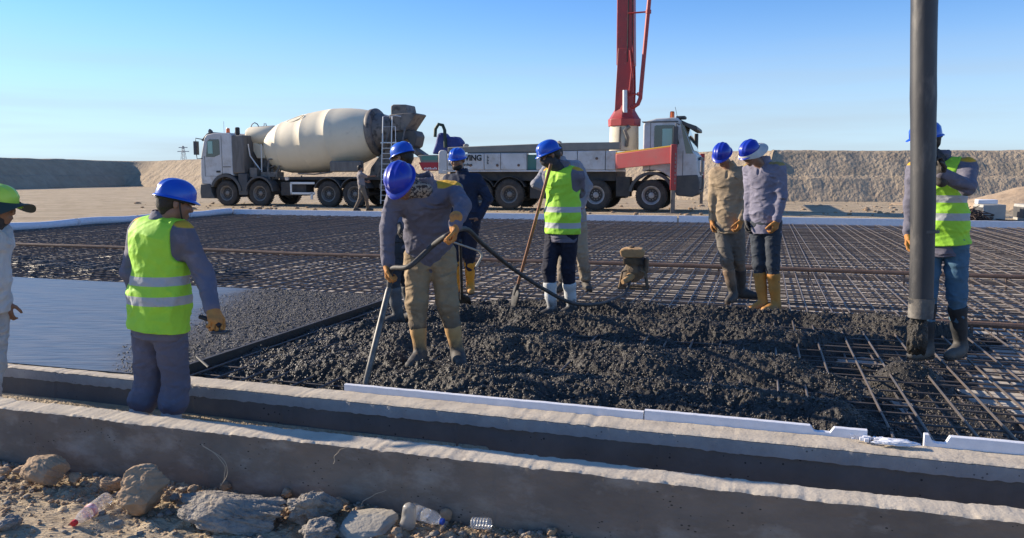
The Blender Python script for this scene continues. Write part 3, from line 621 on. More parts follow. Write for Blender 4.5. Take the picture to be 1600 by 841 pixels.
    MB().tube([(-1.8, -.95, 2.6), (-1.75, -.9, 2.1), (-1.3, -.85, 1.5)], .03, 8).tube([(-1.28, -.8, 1.2), (-1.25, -.8, 2.6)], .03, 8).build('tank_pipe', M_alu, t)
    # under-run guard, boxes
    g = MB()
    for z in (.50, .92): g.box(.35, 1.5, -1.24, -1.2, z, z+.09)
    g.box(.35, .43, -1.24, -1.2, .5, 1.0); g.box(1.3, 1.4, -1.24, -1.2, .3, .6); g.build('underrun_guard', M_alu, t, bevel=.008)
    MB().lathe([(0, .08), (.12, .1), (.13, .06)], (.2, -1.2, 1.08), (0, 0, 1), 12).build('filler_cap', M_alu, t)
    MB().box(2.2, 3.6, -1.22, -.9, 1.42, 1.86).build('hose_box', M_intake, t, bevel=.05)
    MB().tube([(.6, -.98, 1.35), (1.4, -1.0, 1.33), (2.2, -1.0, 1.42)], .03, 8).tube([(.7, -.9, 1.28), (.7, -.9, 1.1)], .03, 8).build('rail_pipe', M_steel, t)
    # rear frame, hopper, chutes
    rf = MB().prism([(3.6, 1.2), (4.9, 1.2), (4.75, 1.5), (4.35, 3.0), (4.2, 3.0), (4.2, 2.2), (3.7, 1.6)], -.5, .5)
    rf.tube([(4.2, -.9, 1.2), (4.6, -.7, 3.0)], .05, 8).tube([(4.2, .9, 1.2), (4.6, .7, 3.0)], .05, 8)
    rf.tube([(4.9, -.75, 1.1), (5.3, -.6, 3.2)], .035, 8).tube([(4.4, -.9, 2.3), (5.3, -.9, 2.42)], .04, 8)
    rf.box(4.3, 5.0, -1.0, .9, .75, .95); rf.box(4.85, 4.95, -1.15, 1.15, .45, .6); rf.build('rear_frame', M_steel, t, bevel=.015)
    hp = MB().prism([(4.55, 3.70), (4.75, 3.05), (5.25, 3.05), (5.75, 3.72), (5.66, 3.76), (5.2, 3.76)], -.55, .55)
    hp.prism([(4.60, 3.62), (4.60, 4.06), (4.72, 4.12), (5.28, 4.10), (5.36, 3.72)], -.45, .45); hp.build('hopper', M_steel, t, bevel=.04, seg=3)
    c = MB().prism([(4.7, 3.0), (5.1, 3.15), (5.62, 3.05), (5.72, 2.85), (5.62, 2.45), (5.45, 2.35), (5.3, 2.75), (4.9, 2.6)], -.42, .42); c.build('discharge_chute', M_plastic, t, bevel=.05, seg=3)
    c = MB().prism([(5.3, 2.3), (5.42, 2.45), (6.5, 1.75), (6.4, 1.55)], -.3, .3).tube([(4.6, -.5, 2.2), (5.6, -.5, 1.5)], .04, 8); c.build('folding_chute', M_steel, t, bevel=.02)
    # ladder
    ld = MB(); 
    def lp(s, k): return (4.42+s*.40+k*.10, -1.12+k*.14, .15+k*3.45)
    for s in (0, 1): ld.tube([lp(s, 0), lp(s, .5), lp(s, 1), (lp(s, 1)[0]+.1, -.9, 3.64), (lp(s, 1)[0]+.3, -.8, 3.60)], .022, 8)
    for k in range(12): ld.tube([lp(0, .04+k*.06), lp(1, .04+k*.06)], .016, 6)
    ld.build('ladder', M_alu, t)
    pf = MB().box(4.4, 5.1, -1.0, -.55, 2.55, 2.60).tube([(4.5, -.98, 2.6), (4.5, -.98, 3.2), (5.05, -.98, 3.2), (5.05, -.98, 2.6)], .018, 6); pf.build('platform', M_alu, t)
    MB().box(4.96, 4.99, .6, 1.0, .65, .8).build('tail_light', M_hopred, t); MB().box(4.96, 4.99, -1.0, -.6, .65, .8).build('tail_light', M_hopred, t)
mixer()

# ---------------- concrete pump truck, cab to the right
def pump():
    t = site('concrete_pump_truck', 'white concrete pump truck facing right with raised red boom and salmon outrigger', 'truck', -7, 29.65, .12)
    fr = MB()
    for y in (-.42, .35): fr.box(-4.6, 4.2, y, y+.07, .70, 1.05)
    fr.box(-4.4, 2.0, -1.0, 1.0, 1.05, 1.40); fr.box(-1.2, .3, -1.1, -.5, .40, 1.05); fr.box(2.0, 2.5, -1.1, -.6, .5, 1.2); fr.box(-1.1, 2.1, .4, 1.1, .4, 1.05)
    for x in (3.27, 1.28, -1.97, -3.18): fr.tube([(x, -1.0, .53), (x, 1.0, .53)], .09, 10)
    fr.build('chassis', M_black, t, bevel=.01)
    for x in (3.27, 1.28, -1.97, -3.18):
        for sd_ in (-1, 1): wheel(t, x, sd_*1.07, side=sd_, r=.55, z=.55, pale=x > 0)
    prof = [(2.98, .98), (2.95, 1.6), (2.95, 3.02), (3.02, 3.12), (3.4, 3.22), (4.1, 3.24), (4.25, 3.12), (4.66, 2.10), (4.80, 1.95), (4.88, 1.3), (4.86, 1.25), (4.2, 1.25), (4.0, 1.25)]+arcpoly(3.27, .58, .80, 40, 140, 10)[::1]
    prof = [(2.95, 3.02), (3.02, 3.12), (3.4, 3.22), (4.1, 3.24), (4.25, 3.12), (4.66, 2.10), (4.80, 1.95), (4.88, 1.3), (4.86, 1.2), (4.10, 1.2)]+arcpoly(3.27, .58, .86, 44, 150, 12)[1:]+[(2.5+.45, 1.1)]
    prof = [(2.95, 3.02), (3.02, 3.12), (3.4, 3.22), (4.1, 3.24), (4.25, 3.12), (4.66, 2.10), (4.80, 1.95), (4.88, 1.3), (4.86, 1.1), (4.05, 1.1)]+[p for p in arcpoly(3.27, .58, .86, 40, 112, 10)]
    cab = MB().prism(prof, -1.22, 1.22).build('cab', M_white, t, bevel=.05, seg=3)
    MB().prism([(3.34, 2.18), (3.34, 2.94), (3.40, 2.98), (4.00, 2.98), (4.06, 2.92), (4.20, 2.35), (4.12, 2.26), (3.8, 2.18)], -1.232, -1.20).build('side_window', M_glass, cab)
    MB().prism([(3.62, 2.24), (3.62, 2.86), (3.95, 2.86), (3.95, 2.28)], -1.242, -1.233).build('window_view', M_glassl, cab)
    MB().prism([(4.27, 3.06), (4.66, 2.10), (4.70, 2.11), (4.31, 3.08)], -1.12, 1.12).build('windscreen', M_glass, cab)
    MB().prism([(4.24, 3.04), (4.44, 2.0), (4.68, 2.0), (4.64, 2.12), (4.27, 3.05)], -1.234, -1.20).build('corner_window', M_glass, cab)
    d = MB()
    for x0, x1, z0, z1 in ((3.20, 3.215, 1.35, 3.08), (4.33, 4.345, 1.15, 2.1), (3.2, 4.33, 3.07, 3.082)): d.box(x0, x1, -1.228, -1.20, z0, z1)
    d.build('door_seam', M_plastic, cab)
    MB().box(3.28, 3.46, -1.25, -1.2, 1.92, 1.99).build('door_handle', M_black, cab, bevel=.01)
    rl = MB().box(2.9, 4.15, -1.24, 1.24, 3.09, 3.12).build('roof_edge', M_plastic, cab, bevel=.01)
    MB().prism([(4.15, 3.20), (4.45, 3.05), (4.78, 2.93), (4.80, 2.80), (4.62, 2.80), (4.3, 3.0)], -1.18, 1.18).build('sun_visor', M_plastic, t, bevel=.03)
    bp = MB().prism([(4.2, 1.25), (4.85, 1.28), (4.93, 1.0), (4.90, .62), (4.70, .50), (4.15, .55), (4.0, .9), (4.05, 1.25)], -1.24, 1.24).build('bumper', M_plastic, t, bevel=.04, seg=3)
    for y in (-1.1, .75):
        MB().box(4.80, 4.925, y, y+.35, 1.36, 1.78).build('headlight', M_lamp, cab, bevel=.02)
    MB().box(4.86, 4.90, -.7, .7, 1.3, 1.9).build('grille', M_plastic, cab, bevel=.01)
    MB().tube([(4.9, -1.0, .75), (5.0, -1.0, .78), (5.0, -1.0, 1.25), (4.92, -1.0, 1.28)], .02, 6).build('lamp_guard', M_black, bp)
    MB().box(4.02, 4.16, -1.52, -1.28, 2.22, 2.92).tube([(4.2, -1.2, 3.0), (4.1, -1.4, 3.02), (4.1, -1.4, 2.9)], .02, 6).build('mirror', M_plastic, t, bevel=.03)
    MB().box(4.5, 4.64, 1.28, 1.5, 2.15, 2.8).build('mirror', M_plastic, t, bevel=.03)
    bc = MB().lathe([(0, .10), (.04, .10), (.05, .08)], (3.86, -.5, 3.22), (0, 0, 1), 16).build('beacon_base', M_black, t); MB().lathe([(.05, .085), (.25, .08), (.28, .06)], (3.86, -.5, 3.22), (0, 0, 1), 16).build('beacon', M_orange, bc)
    MB().box(3.95, 4.3, -.2, .3, 3.25, 3.36).build('roof_vent', M_steel, t, bevel=.04)
    MB().tube([(4.1, -.9, 3.2), (4.0, -.9, 3.62)], .008, 5).build('aerial', M_black, t)
    fender(t, 3.27, .58, .70, -1.27, -.85, M_plastic, 5, 172, .10); fender(t, 3.27, .58, .70, .85, 1.27, M_plastic, 5, 172, .10)
    for x in (-1.97, -3.18): fender(t, x, .55, .64, -1.2, -.6, M_black, 25, 155, .03)
    # deck side lockers
    for x0, x1 in ((-4.40, -2.95), (-2.93, -2.30), (-2.28, -1.30), (-.92, .6), (.62, 1.62), (1.64, 2.0)):
        lk = MB().box(x0, x1, -1.25, -.9, 1.45, 2.06 if x0 < -1 else 2.12).build('locker', M_white, t, bevel=.02)
        if x1-x0 > .5:
            MB().lathe([(0, .05), (.02, .05), (.025, .03)], ((x0+x1)/2+.2, -1.25, 1.62 if x0 < .5 else 1.85), (0, -1, 0), 14).build('lock', M_rust, lk)
    MB().box(-4.6, 2.02, -1.24, 1.0, 1.38, 1.44).build('deck_sill', M_white, t, bevel=.01)
    MB().box(-4.3, 2.0, -.86, .9, 1.44, 2.0).build('deck_body', M_grey, t)
    MB().box(-1.29, -.93, -1.1, -.87, 1.46, 2.0).build('recess_panel', M_green, t)
    MB().prism([(-4.4, 2.10), (-4.4, 2.30), (.2, 2.42), (2.15, 2.42), (2.15, 2.16), (-.9, 2.12)], -1.22, -1.0).build('boom_trough', M_grey, t, bevel=.02)
    MB().prism([(-4.4, 2.10), (-4.4, 2.30), (.2, 2.42), (2.15, 2.42), (2.15, 2.16), (-.9, 2.12)], .9, 1.1).build('boom_trough', M_grey, t, bevel=.02)
    for x, h in ((-3.7, .14), (-.1, .2)):
        rock('dried_concrete', (.22, .2, h), (x, -1.1, 2.40 if x > -1 else 2.36), M_walltop, int(x*10)+60, t, sub=3)
    text(t, 'lettering', 'SCHWING', M_ink, .29, (-4.36, -1.262, 1.80), bold=.035, xs=.98)
    text(t, 'lettering', 'Pumpen fordert', M_ink, .15, (-4.36, -1.262, 1.60), bold=.01, xs=1.0)
    mk = MB()
    for k, wd in enumerate((.05, .07, .04, .07, .05, .06)): mk.box(-2.82-.0, -2.82+wd, -1.256, -1.251, 1.94-k*.055, 1.975-k*.055)
    mk.build('warning_marks', M_ink, t)
    # rear hopper with stencilled panel
    hp = MB().prism([(-5.65, 2.02), (-5.45, 1.42), (-4.8, 1.42), (-4.8, 2.02)], -1.15, 1.1).build('rear_hopper', M_grey, t, bevel=.02)
    MB().prism([(-5.62, 1.74), (-5.47, 1.44), (-4.82, 1.44), (-4.82, 1.74)], -1.162, -1.151).build('red_band', M_hopred, hp)
    MB().box(-5.5, -4.85, -1.162, -1.151, 1.82, 1.98).build('green_band', M_green, hp)
    sb = MB(); rg = random.Random(3)
    for k in range(9): x = -5.4+k*.062; sb.box(x, x+.035, -1.172, -1.163, 1.47, 1.47+rg.uniform(.05, .1))
    sb.build('worn_white_letters', M_whiteink, hp)
    MB().prism([(-4.80, 1.30), (-4.78, 2.12), (-4.70, 2.2), (-4.52, 2.2), (-4.44, 2.1), (-4.44, 1.3)], -1.22, -1.1).build('corner_post', M_white, t, bevel=.03)
    MB().prism([(-5.2, 2.06), (-5.05, 2.45), (-4.95, 2.85), (-4.75, 2.88), (-4.6, 2.7), (-4.2, 2.72), (-4.0, 2.5), (-4.1, 2.2), (-4.4, 2.06)], -.9, -.3).build('blue_cover', M_blue, t, bevel=.08, seg=3)
    MB().tube([(-5.0, -1.0, 2.7), (-4.98, -1.0, 3.0), (-4.85, -1.0, 3.18), (-4.68, -1.0, 3.14), (-4.6, -1.0, 2.95), (-4.58, -1.0, 2.3)], .065, 10).build('bent_hose', M_dgreen, t)
    # turret and boom
    MB().lathe([(2.2-2.2, .54), (.9, .52), (.92, .5)], (2.08, 0, 2.15), (0, 0, 1), 32).build('turret', M_cream, t)
    MB().tube([(2.25, -.5, 2.3), (2.3, -.58, 2.6), (2.2, -.6, 2.85), (2.35, -.5, 3.0)], .07, 10).tube([(2.0, -.56, 2.3), (2.02, -.56, 3.0)], .04, 8).build('turret_pipes', M_steel, t)
    sl_ = MB().lathe([(0, .60), (.26, .61), (.28, .57), (.62, .36), (.75, .34)], (2.08, 0, 3.03), (0, 0, 1), 8).build('slewing_head', M_red, t, bevel=.02)
    # boom foot: two cheeks with rams between
    ck = MB()
    for y in (-.3, .24): ck.prism([(1.76, 3.3), (2.42, 3.3), (2.44, 4.4), (2.40, 5.6), (2.30, 5.8), (1.86, 5.8), (1.80, 4.4)], y, y+.06)
    ck.build('boom_cheeks', M_red, t, bevel=.01)
    MB().tube([(2.16, -.36, 3.5), (2.15, -.36, 4.3)], .09, 12).build('ram_cylinder', M_alu, t)
    MB().tube([(2.0, -.15, 3.6), (2.05, -.1, 5.8)], .10, 12).tube([(2.3, -.38, 4.2), (2.38, -.38, 5.0), (2.3, -.36, 5.7)], .03, 8).tube([(2.36, -.3, 4.4), (2.46, -.36, 5.2), (2.36, -.3, 5.9)], .02, 8).build('ram_cylinder', M_red, t)
    bm_ = MB().add([(1.80, -.28, 5.2), (2.44, -.28, 5.2), (2.44, .28, 5.2), (1.80, .28, 5.2), (1.74, -.22, 14), (2.24, -.22, 14), (2.24, .22, 14), (1.74, .22, 14)], [(0, 3, 2, 1), (4, 5, 6, 7), (0, 1, 5, 4), (1, 2, 6, 5), (2, 3, 7, 6), (3, 0, 4, 7)]).build('boom_section', M_red, t, bevel=.03)
    MB().tube([(2.2, -.30, 5.3), (2.21, -.27, 9)], .02, 6).tube([(2.38, -.30, 5.3), (2.33, -.26, 9)], .015, 6).build('boom_hoses', M_black, bm_)
    pts = [(2.2, -.1, 3.72), (2.45, -.3, 3.70), (2.62, -.35, 3.80), (2.70, -.35, 4.0), (2.72, -.35, 4.3), (2.98, -.35, 7.8), (3.25, -.3, 12), (2.6, -.2, 13.7)]
    MB().tube(pts, .075, 14).build('delivery_pipe', M_red, t)
    br = MB()
    for z, x in ((4.15, 2.68), (7.0, 2.93), (10, 3.15)): br.tube([(2.2, -.3, z), (x, -.35, z)], .03, 8); br.lathe([(-.06, .10), (.06, .10)], (x, -.35, z), (0, 0, 1), 12)
    br.build('pipe_brackets', M_red, t)
    # folded out upper boom that carries the hanging hose, above the picture
    tip = Matrix.Rotation(A, 4, 'Z') @ (Vector((3.02, 5.75, 9.2))-Vector(W(-7, 29.65, .12)))
    a0 = Vector((2.0, 0, 13.9)); MB().tube([a0, a0.lerp(tip, .5)+Vector((0, 0, 1.5)), tip], [.25, .2, .12], 8).build('boom_section', M_red, t)
    # outriggers
    arm = MB().add([(2.02, -1.36, 1.48), (4.0, -1.76, 1.66), (4.0, -1.62, 1.66), (2.02, -1.1, 1.48), (2.02, -1.36, 2.00), (4.0, -1.76, 2.22), (4.0, -1.62, 2.22), (2.02, -1.1, 2.00)], [(0, 3, 2, 1), (4, 5, 6, 7), (0, 1, 5, 4), (1, 2, 6, 5), (2, 3, 7, 6), (3, 0, 4, 7)]).build('outrigger_arm', M_salmon, t, bevel=.02)
    MB().tube([(2.02, -1.3, 2.02), (4.0, -1.7, 2.24)], .03, 6).build('arm_edge', M_yel, arm)
    def leg(x, y, zt):
        lg = MB().box(x-.10, x+.10, y-.1, y+.1, .75, zt).build('outrigger_leg', M_red, t, bevel=.02)
        MB().box(x-.07, x+.07, y-.07, y+.07, -.04, .78).build('inner_leg', M_steel, lg, bevel=.015)
        rk = MB()
        for k in range(8): rk.box(x+.05, x+.085, y-.112, y-.10, .95+k*.14, 1.03+k*.14)
        rk.build('rack_teeth', M_grey, lg); MB().box(x-.2, x+.2, y-.2, y+.2, -.10, -.03).build('foot_pad', M_steel, lg, bevel=.01)
    leg(4.08, -1.72, 2.3)
    MB().box(4.3-.1, 4.3+.1, 1.2, 7.1, 1.7, 2.05).build('outrigger_arm', M_red, t, bevel=.02); leg(4.40, 7.2, 2.2)
pump()

# ---------------- delivery hose hanging from the boom
M_rubber = mat('worn black rubber', (.030, .031, .035), (.055, .054, .055), rough=.5, scale=5, stretch=(1, 1, .35), bump=.25, bscale=14, c3=(.12, .11, .10), s3=7, t3=(.55, .70))
hz_ = PD(1440, 470, 5.75)
h = thing('delivery_hose', 'thick black concrete delivery hose hanging beside the worker on the right', 'hose', (hz_[0], 5.75, .38))
tp = PD(1448, 0, 5.75)
dx = tp[0]-hz_[0]
pts = []; rr = []
for k in range(60):
    z = .08+k*.15; f_ = z/2.0
    pts.append((dx*f_+.006*math.sin(z*2.3), .0, z)); rr.append(.0835+(.0025 if k % 5 == 0 else 0)-.003*math.cos(z*1.3))
MB().tube(pts, rr, 28).build('hose_body', M_rubber, h, angle=60)
MB().tube([(-.002, 0, 0), (0, 0, .13), (0, 0, .145)], [.084, .086, .089], 28).build('hose_cuff', mat('concrete smeared cuff', (.17, .155, .135), (.075, .07, .066), rough=.8, c3=(.24, .22, .19), s3=12, scale=9, bump=.4), h)
MB().tube([(0, 0, .62), (0, 0, .64)], .088, 28).build('clamp_mark', M_plastic, h)

# wet concrete hanging from the hose mouth
pl_ = rock('concrete_plug', (.15, .15, .34), (-.01, 0, -.14), M_fresh, 8, h, sub=5, amp=.3)
# ================================================================ people: smooth distance fields meshed into one skin per body or garment
def nrm(v): v = np.asarray(v, float); return v/(np.linalg.norm(v)+1e-9)
def CC(a, b, ra, rb, ax=None, f=1.):       # tapered capsule, optionally widened by f along ax
    a = np.asarray(a, float); b = np.asarray(b, float); rm = max(ra, rb)*max(f, 1)
    lo = np.minimum(a, b)-rm; hi = np.maximum(a, b)+rm; g = 1-1/f
    ax_ = None if ax is None else nrm(ax)
    def fn(P):
        ba = b-a
        if ax_ is not None: ba = ba-ax_*(ba@ax_)*g
        pa = P-a
        if ax_ is not None: pa = pa-(pa@ax_)[..., None]*ax_*g
        t = np.clip((pa@ba)/(ba@ba+1e-12), 0, 1); d = pa-t[..., None]*ba
        return np.sqrt((d*d).sum(-1))-(ra+(rb-ra)*t)
    return fn, lo, hi
def EL(c, r, Rm=None):                     # ellipsoid with axes in rows of Rm
    c = np.asarray(c, float); r = np.asarray(r, float); Rm = np.eye(3) if Rm is None else np.asarray(Rm); rm = r.max()
    def fn(P):
        q = (P-c)@Rm.T; k0 = np.sqrt(((q/r)**2).sum(-1)); k1 = np.sqrt(((q/(r*r))**2).sum(-1))+1e-9
        return k0*(k0-1)/k1
    return fn, c-rm, c+rm
def HS(p, n):                              # half space: solid on the side n points away from
    p = np.asarray(p, float); n = nrm(n); return lambda P: (P-p)@n
class Field:
    def __init__(s, lo, hi, h):
        s.h = h; s.lo = np.asarray(lo, float); s.n = np.maximum(4, np.ceil((np.asarray(hi)-s.lo)/h).astype(int)+1); s.F = np.full(s.n, .5, np.float32)
    def sub(s, lo, hi, pad):
        a = np.clip(np.floor((lo-pad-s.lo)/s.h).astype(int), 0, s.n-1); b = np.clip(np.ceil((hi+pad-s.lo)/s.h).astype(int)+1, 1, s.n)
        if (b <= a).any(): return None, None
        g = [s.lo[i]+s.h*np.arange(a[i], b[i]) for i in range(3)]
        return tuple(slice(a[i], b[i]) for i in range(3)), np.stack(np.meshgrid(*g, indexing='ij'), -1)
    def add(s, pr, k=.02):
        sl, P = s.sub(pr[1], pr[2], k+3*s.h)
        if sl is None: return
        d = pr[0](P); A_ = s.F[sl]; hh = np.maximum(k-np.abs(A_-d), 0)/k; s.F[sl] = np.minimum(A_, d)-hh*hh*k*.25
    def cut(s, pr, k=.01):                 # subtract a primitive
        sl, P = s.sub(pr[1], pr[2], k+3*s.h)
        if sl is None: return
        d = -pr[0](P); A_ = s.F[sl]; hh = np.maximum(k-np.abs(A_-d), 0)/k; s.F[sl] = np.maximum(A_, d)+hh*hh*k*.25
    def clip(s, fn, k=.006):
        sl, P = s.sub(s.lo, s.lo+s.h*s.n, 0); d = fn(P); A_ = s.F[sl]; hh = np.maximum(k-np.abs(A_-d), 0)/k; s.F[sl] = np.maximum(A_, d)+hh*hh*k*.25
    def warp(s, fn):
        m = np.abs(s.F) < 4*s.h+.02; idx = np.argwhere(m); P = s.lo+idx*s.h; s.F[m] += fn(P)
    def mesh(s):
        F = s.F; F[0] = F[-1] = .5; F[:, 0] = F[:, -1] = .5; F[:, :, 0] = F[:, :, -1] = .5
        I = F < 0; n = np.array(F.shape)-1
        def c(ar, i, j, k): return ar[i:i+n[0], j:j+n[1], k:k+n[2]]
        cnt = sum(c(I, i, j, k).astype(np.int8) for i in (0, 1) for j in (0, 1) for k in (0, 1))
        act = (cnt > 0) & (cnt < 8); idx = np.argwhere(act); vid = np.full(n, -1, np.int64); vid[act] = np.arange(len(idx))
        acc = np.zeros((len(idx), 3)); num = np.zeros(len(idx)); cor = [(i, j, k) for i in (0, 1) for j in (0, 1) for k in (0, 1)]
        for p in cor:
            for ax in range(3):
                if p[ax]: continue
                q = list(p); q[ax] = 1
                fa = F[idx[:, 0]+p[0], idx[:, 1]+p[1], idx[:, 2]+p[2]]; fb = F[idx[:, 0]+q[0], idx[:, 1]+q[1], idx[:, 2]+q[2]]
                m = (fa < 0) != (fb < 0); t = fa[m]/(fa[m]-fb[m]); pos = np.tile(np.array(p, float), (m.sum(), 1)); pos[:, ax] += t; acc[m] += pos; num[m] += 1
        V = s.lo+(idx+acc/num[:, None])*s.h; Q = []
        for ax in range(3):
            sl0 = [slice(0, None)]*3; sl0[ax] = slice(0, -1); sl1 = [slice(0, None)]*3; sl1[ax] = slice(1, None)
            a = I[tuple(sl0)]; b = I[tuple(sl1)]; ch = np.argwhere(a != b); o1, o2 = [(1, 2), (2, 0), (0, 1)][ax]
            ok = (ch[:, o1] > 0) & (ch[:, o2] > 0) & (ch[:, o1] < n[o1]) & (ch[:, o2] < n[o2]); ch = ch[ok]; ins = a[ch[:, 0], ch[:, 1], ch[:, 2]]
            def g(d1, d2): e = ch.copy(); e[:, o1] -= d1; e[:, o2] -= d2; return vid[e[:, 0], e[:, 1], e[:, 2]]
            q = np.stack([g(1, 1), g(0, 1), g(0, 0), g(1, 0)], -1); q[~ins] = q[~ins][:, ::-1]; Q.append(q)
        return V, np.concatenate(Q)
def cloth(amp, seed=0, kz=1., fine=1.):
    rg = np.random.RandomState(seed); Ks = []
    for k, (wl, a) in enumerate(((.17, .9), (.11, .8), (.075, .6*fine), (.05, .4*fine))):
        for _ in range(2):
            d = nrm(rg.normal(size=3)*np.array([.8, .8, .9*kz])); e = nrm(rg.normal(size=3)); g = nrm(rg.normal(size=3))
            Ks.append((d*np.pi/wl, e*2*np.pi/(wl*4.5), g*2*np.pi/(wl*2.6), rg.rand()*6, rg.rand()*6, rg.rand()*6, a))
    def fn(P):
        r = 0
        for d, e, g, p, q, s_, a in Ks: r = r+a*(.62-np.abs(np.sin(P@d+p+.9*np.sin(P@e+q)))**.75)*np.clip(.35+.9*np.sin(P@g+s_), 0, 1.2)*-.5
        return r*amp
    return fn
SK = lambda c, n, **k: mat(n, c, tuple(x*.78 for x in c), rough=.55, scale=9, bump=.15, bscale=60, **k)
M_skin = mat('tanned skin', (.27, .145, .09), (.22, .11, .068), rough=.5, scale=9, bump=.15, bscale=90, bdist=.002)
M_hair = mat('black hair', (.012, .010, .009), (.022, .018, .015), rough=.6, scale=60, bump=.8, bscale=160, bdist=.004)
M_beard = mat('dark beard', (.018, .014, .012), rough=.8, bump=.8, bscale=160, bdist=.004)
M_eye = mat('eye', (.45, .42, .38), rough=.2); M_iris = mat('iris', (.015, .01, .008), rough=.2)
M_helmet = mat('blue helmet plastic', (.008, .085, .52), (.010, .075, .46), rough=.28, scale=4, coat=.25, c3=(.05, .10, .34), s3=12, t3=(.66, .80), bump=.05, bscale=20)
M_helmetd = mat('deep blue helmet plastic', (.008, .035, .42), (.010, .030, .36), rough=.33, scale=4, coat=.2, c3=(.06, .08, .28), s3=12, t3=(.66, .80), bump=.05, bscale=20)
M_lime = mat('lime helmet plastic', (.56, .82, .08), (.50, .75, .08), rough=.4, scale=5)
M_jk = dict(rough=.85, scale=4, detail=7, bump=.35, bscale=26, bdist=.012, crease=1.)
def jacket_mat(name, c, patch=(.62, .36, .03), **k): return mat(name, c, tuple(x*.80 for x in c), attr='patch', ca=patch, c3=tuple(x*1.35+.01 for x in c), s3=9, t3=(.55, .8), **{**M_jk, **k})
M_jg = jacket_mat('grey violet work jacket', (.15, .145, .19)); M_jl = jacket_mat('lavender grey work jacket', (.22, .21, .28), patch=(.36, .26, .08))
M_jp = jacket_mat('pale grey jacket', (.30, .30, .33), patch=(.30, .30, .33)); M_jn = jacket_mat('navy jacket', (.012, .022, .055), patch=(.015, .022, .05))
M_jk_ = jacket_mat('khaki shirt', (.38, .285, .18), patch=(.38, .285, .18)); M_jw = jacket_mat('off white jacket', (.60, .58, .56), patch=(.25, .05, .04))
M_jo = jacket_mat('grey t-shirt', (.24, .22, .23), patch=(.24, .22, .23))
def trouser_mat(name, c, zb=None, **k): return mat(name, c, tuple(x*.78 for x in c), rough=.88, scale=4, detail=7, bump=.4, bscale=28, bdist=.012, crease=1., c3=tuple(x*1.3+.008 for x in c), s3=8, t3=(.55, .8), zb=zb, **k)
M_tg = trouser_mat('grey violet trousers', (.13, .13, .18)); M_tt = trouser_mat('tan work trousers', (.35, .25, .14), zb=(.30, .52, (.14, .11, .08), .12)); M_tn = trouser_mat('navy trousers', (.012, .014, .032))
M_tj = trouser_mat('blue jeans', (.07, .155, .24)); M_tdj = trouser_mat('dark jeans', (.040, .050, .065)); M_tb = trouser_mat('beige mud stained trousers', (.36, .31, .23), zb=(.25, .5, (.20, .16, .12), .2))
M_tk = trouser_mat('olive grey trousers', (.17, .15, .125), zb=(.4, .62, (.16, .12, .085), .15)); M_tw = trouser_mat('off white trousers', (.5, .48, .46))
def boot_mat(name, c, mud=.22, mc=(.05, .046, .042)): return mat(name, c, tuple(x*.75 for x in c), rough=.7, scale=8, bump=.3, bscale=30, zb=(mud-.06, mud+.03, mc, .16), c3=tuple(x*.55 for x in c), s3=7, t3=(.6, .72))
M_bo = boot_mat('orange rubber boot', (.60, .27, .055), .06, (.25, .17, .10)); M_bt = boot_mat('tan rubber boot', (.56, .33, .13), .19, (.06, .055, .05)); M_bw = boot_mat('white rubber boot', (.60, .62, .62), .17)
M_bk = boot_mat('black rubber boot', (.025, .027, .03), .14, (.11, .10, .085)); M_bg = boot_mat('grey rubber boot', (.12, .125, .13), .15); M_by = boot_mat('yellow orange boot', (.72, .32, .03), .06, (.3, .2, .1)); M_bm = boot_mat('muddy boot', (.24, .16, .10), .25, (.07, .06, .05))
M_sole = mat('boot sole', (.05, .035, .025), rough=.8)
M_glo = mat('orange work glove', (.55, .25, .06), (.42, .18, .05), rough=.8, scale=14, bump=.5, bscale=70, bdist=.006, c3=(.20, .11, .06), s3=16, t3=(.55, .72))
M_glw = mat('dirty white glove', (.42, .40, .37), (.26, .25, .23), rough=.85, scale=16, bump=.5, bscale=70, bdist=.006)
M_glb = mat('black dipped glove', (.03, .03, .032), (.07, .06, .05), rough=.7, scale=16, bump=.5, bscale=70, bdist=.006)
M_scarf = mat('patterned scarf', (.36, .30, .24), (.05, .04, .04), rough=.9, scale=55, detail=2, thr=(.48, .52), bump=.5, bscale=30, bdist=.01)
M_scarfd = mat('dark scarf', (.03, .03, .035), (.06, .055, .055), rough=.9, scale=20, bump=.6, bscale=30, bdist=.01)
M_strap = mat('black strap', (.015, .015, .017), rough=.6)
M_brimw = mat('white sun brim', (.62, .60, .57), (.50, .48, .45), rough=.8, scale=10); M_brimd = mat('dark sun brim', (.035, .05, .04), rough=.8)
LIME = (.40, .78, .05); SILV = (.42, .43, .44)
def vest_mat(name, bands, c=LIME): return mat(name, c, tuple(x*.9 for x in c), rough=.7, scale=6, bump=.35, bscale=22, bdist=.012, crease=.5, c3=tuple(x*.62 for x in c), s3=5, t3=(.6, .8), stripes=[(a, b, SILV) for a, b in bands])

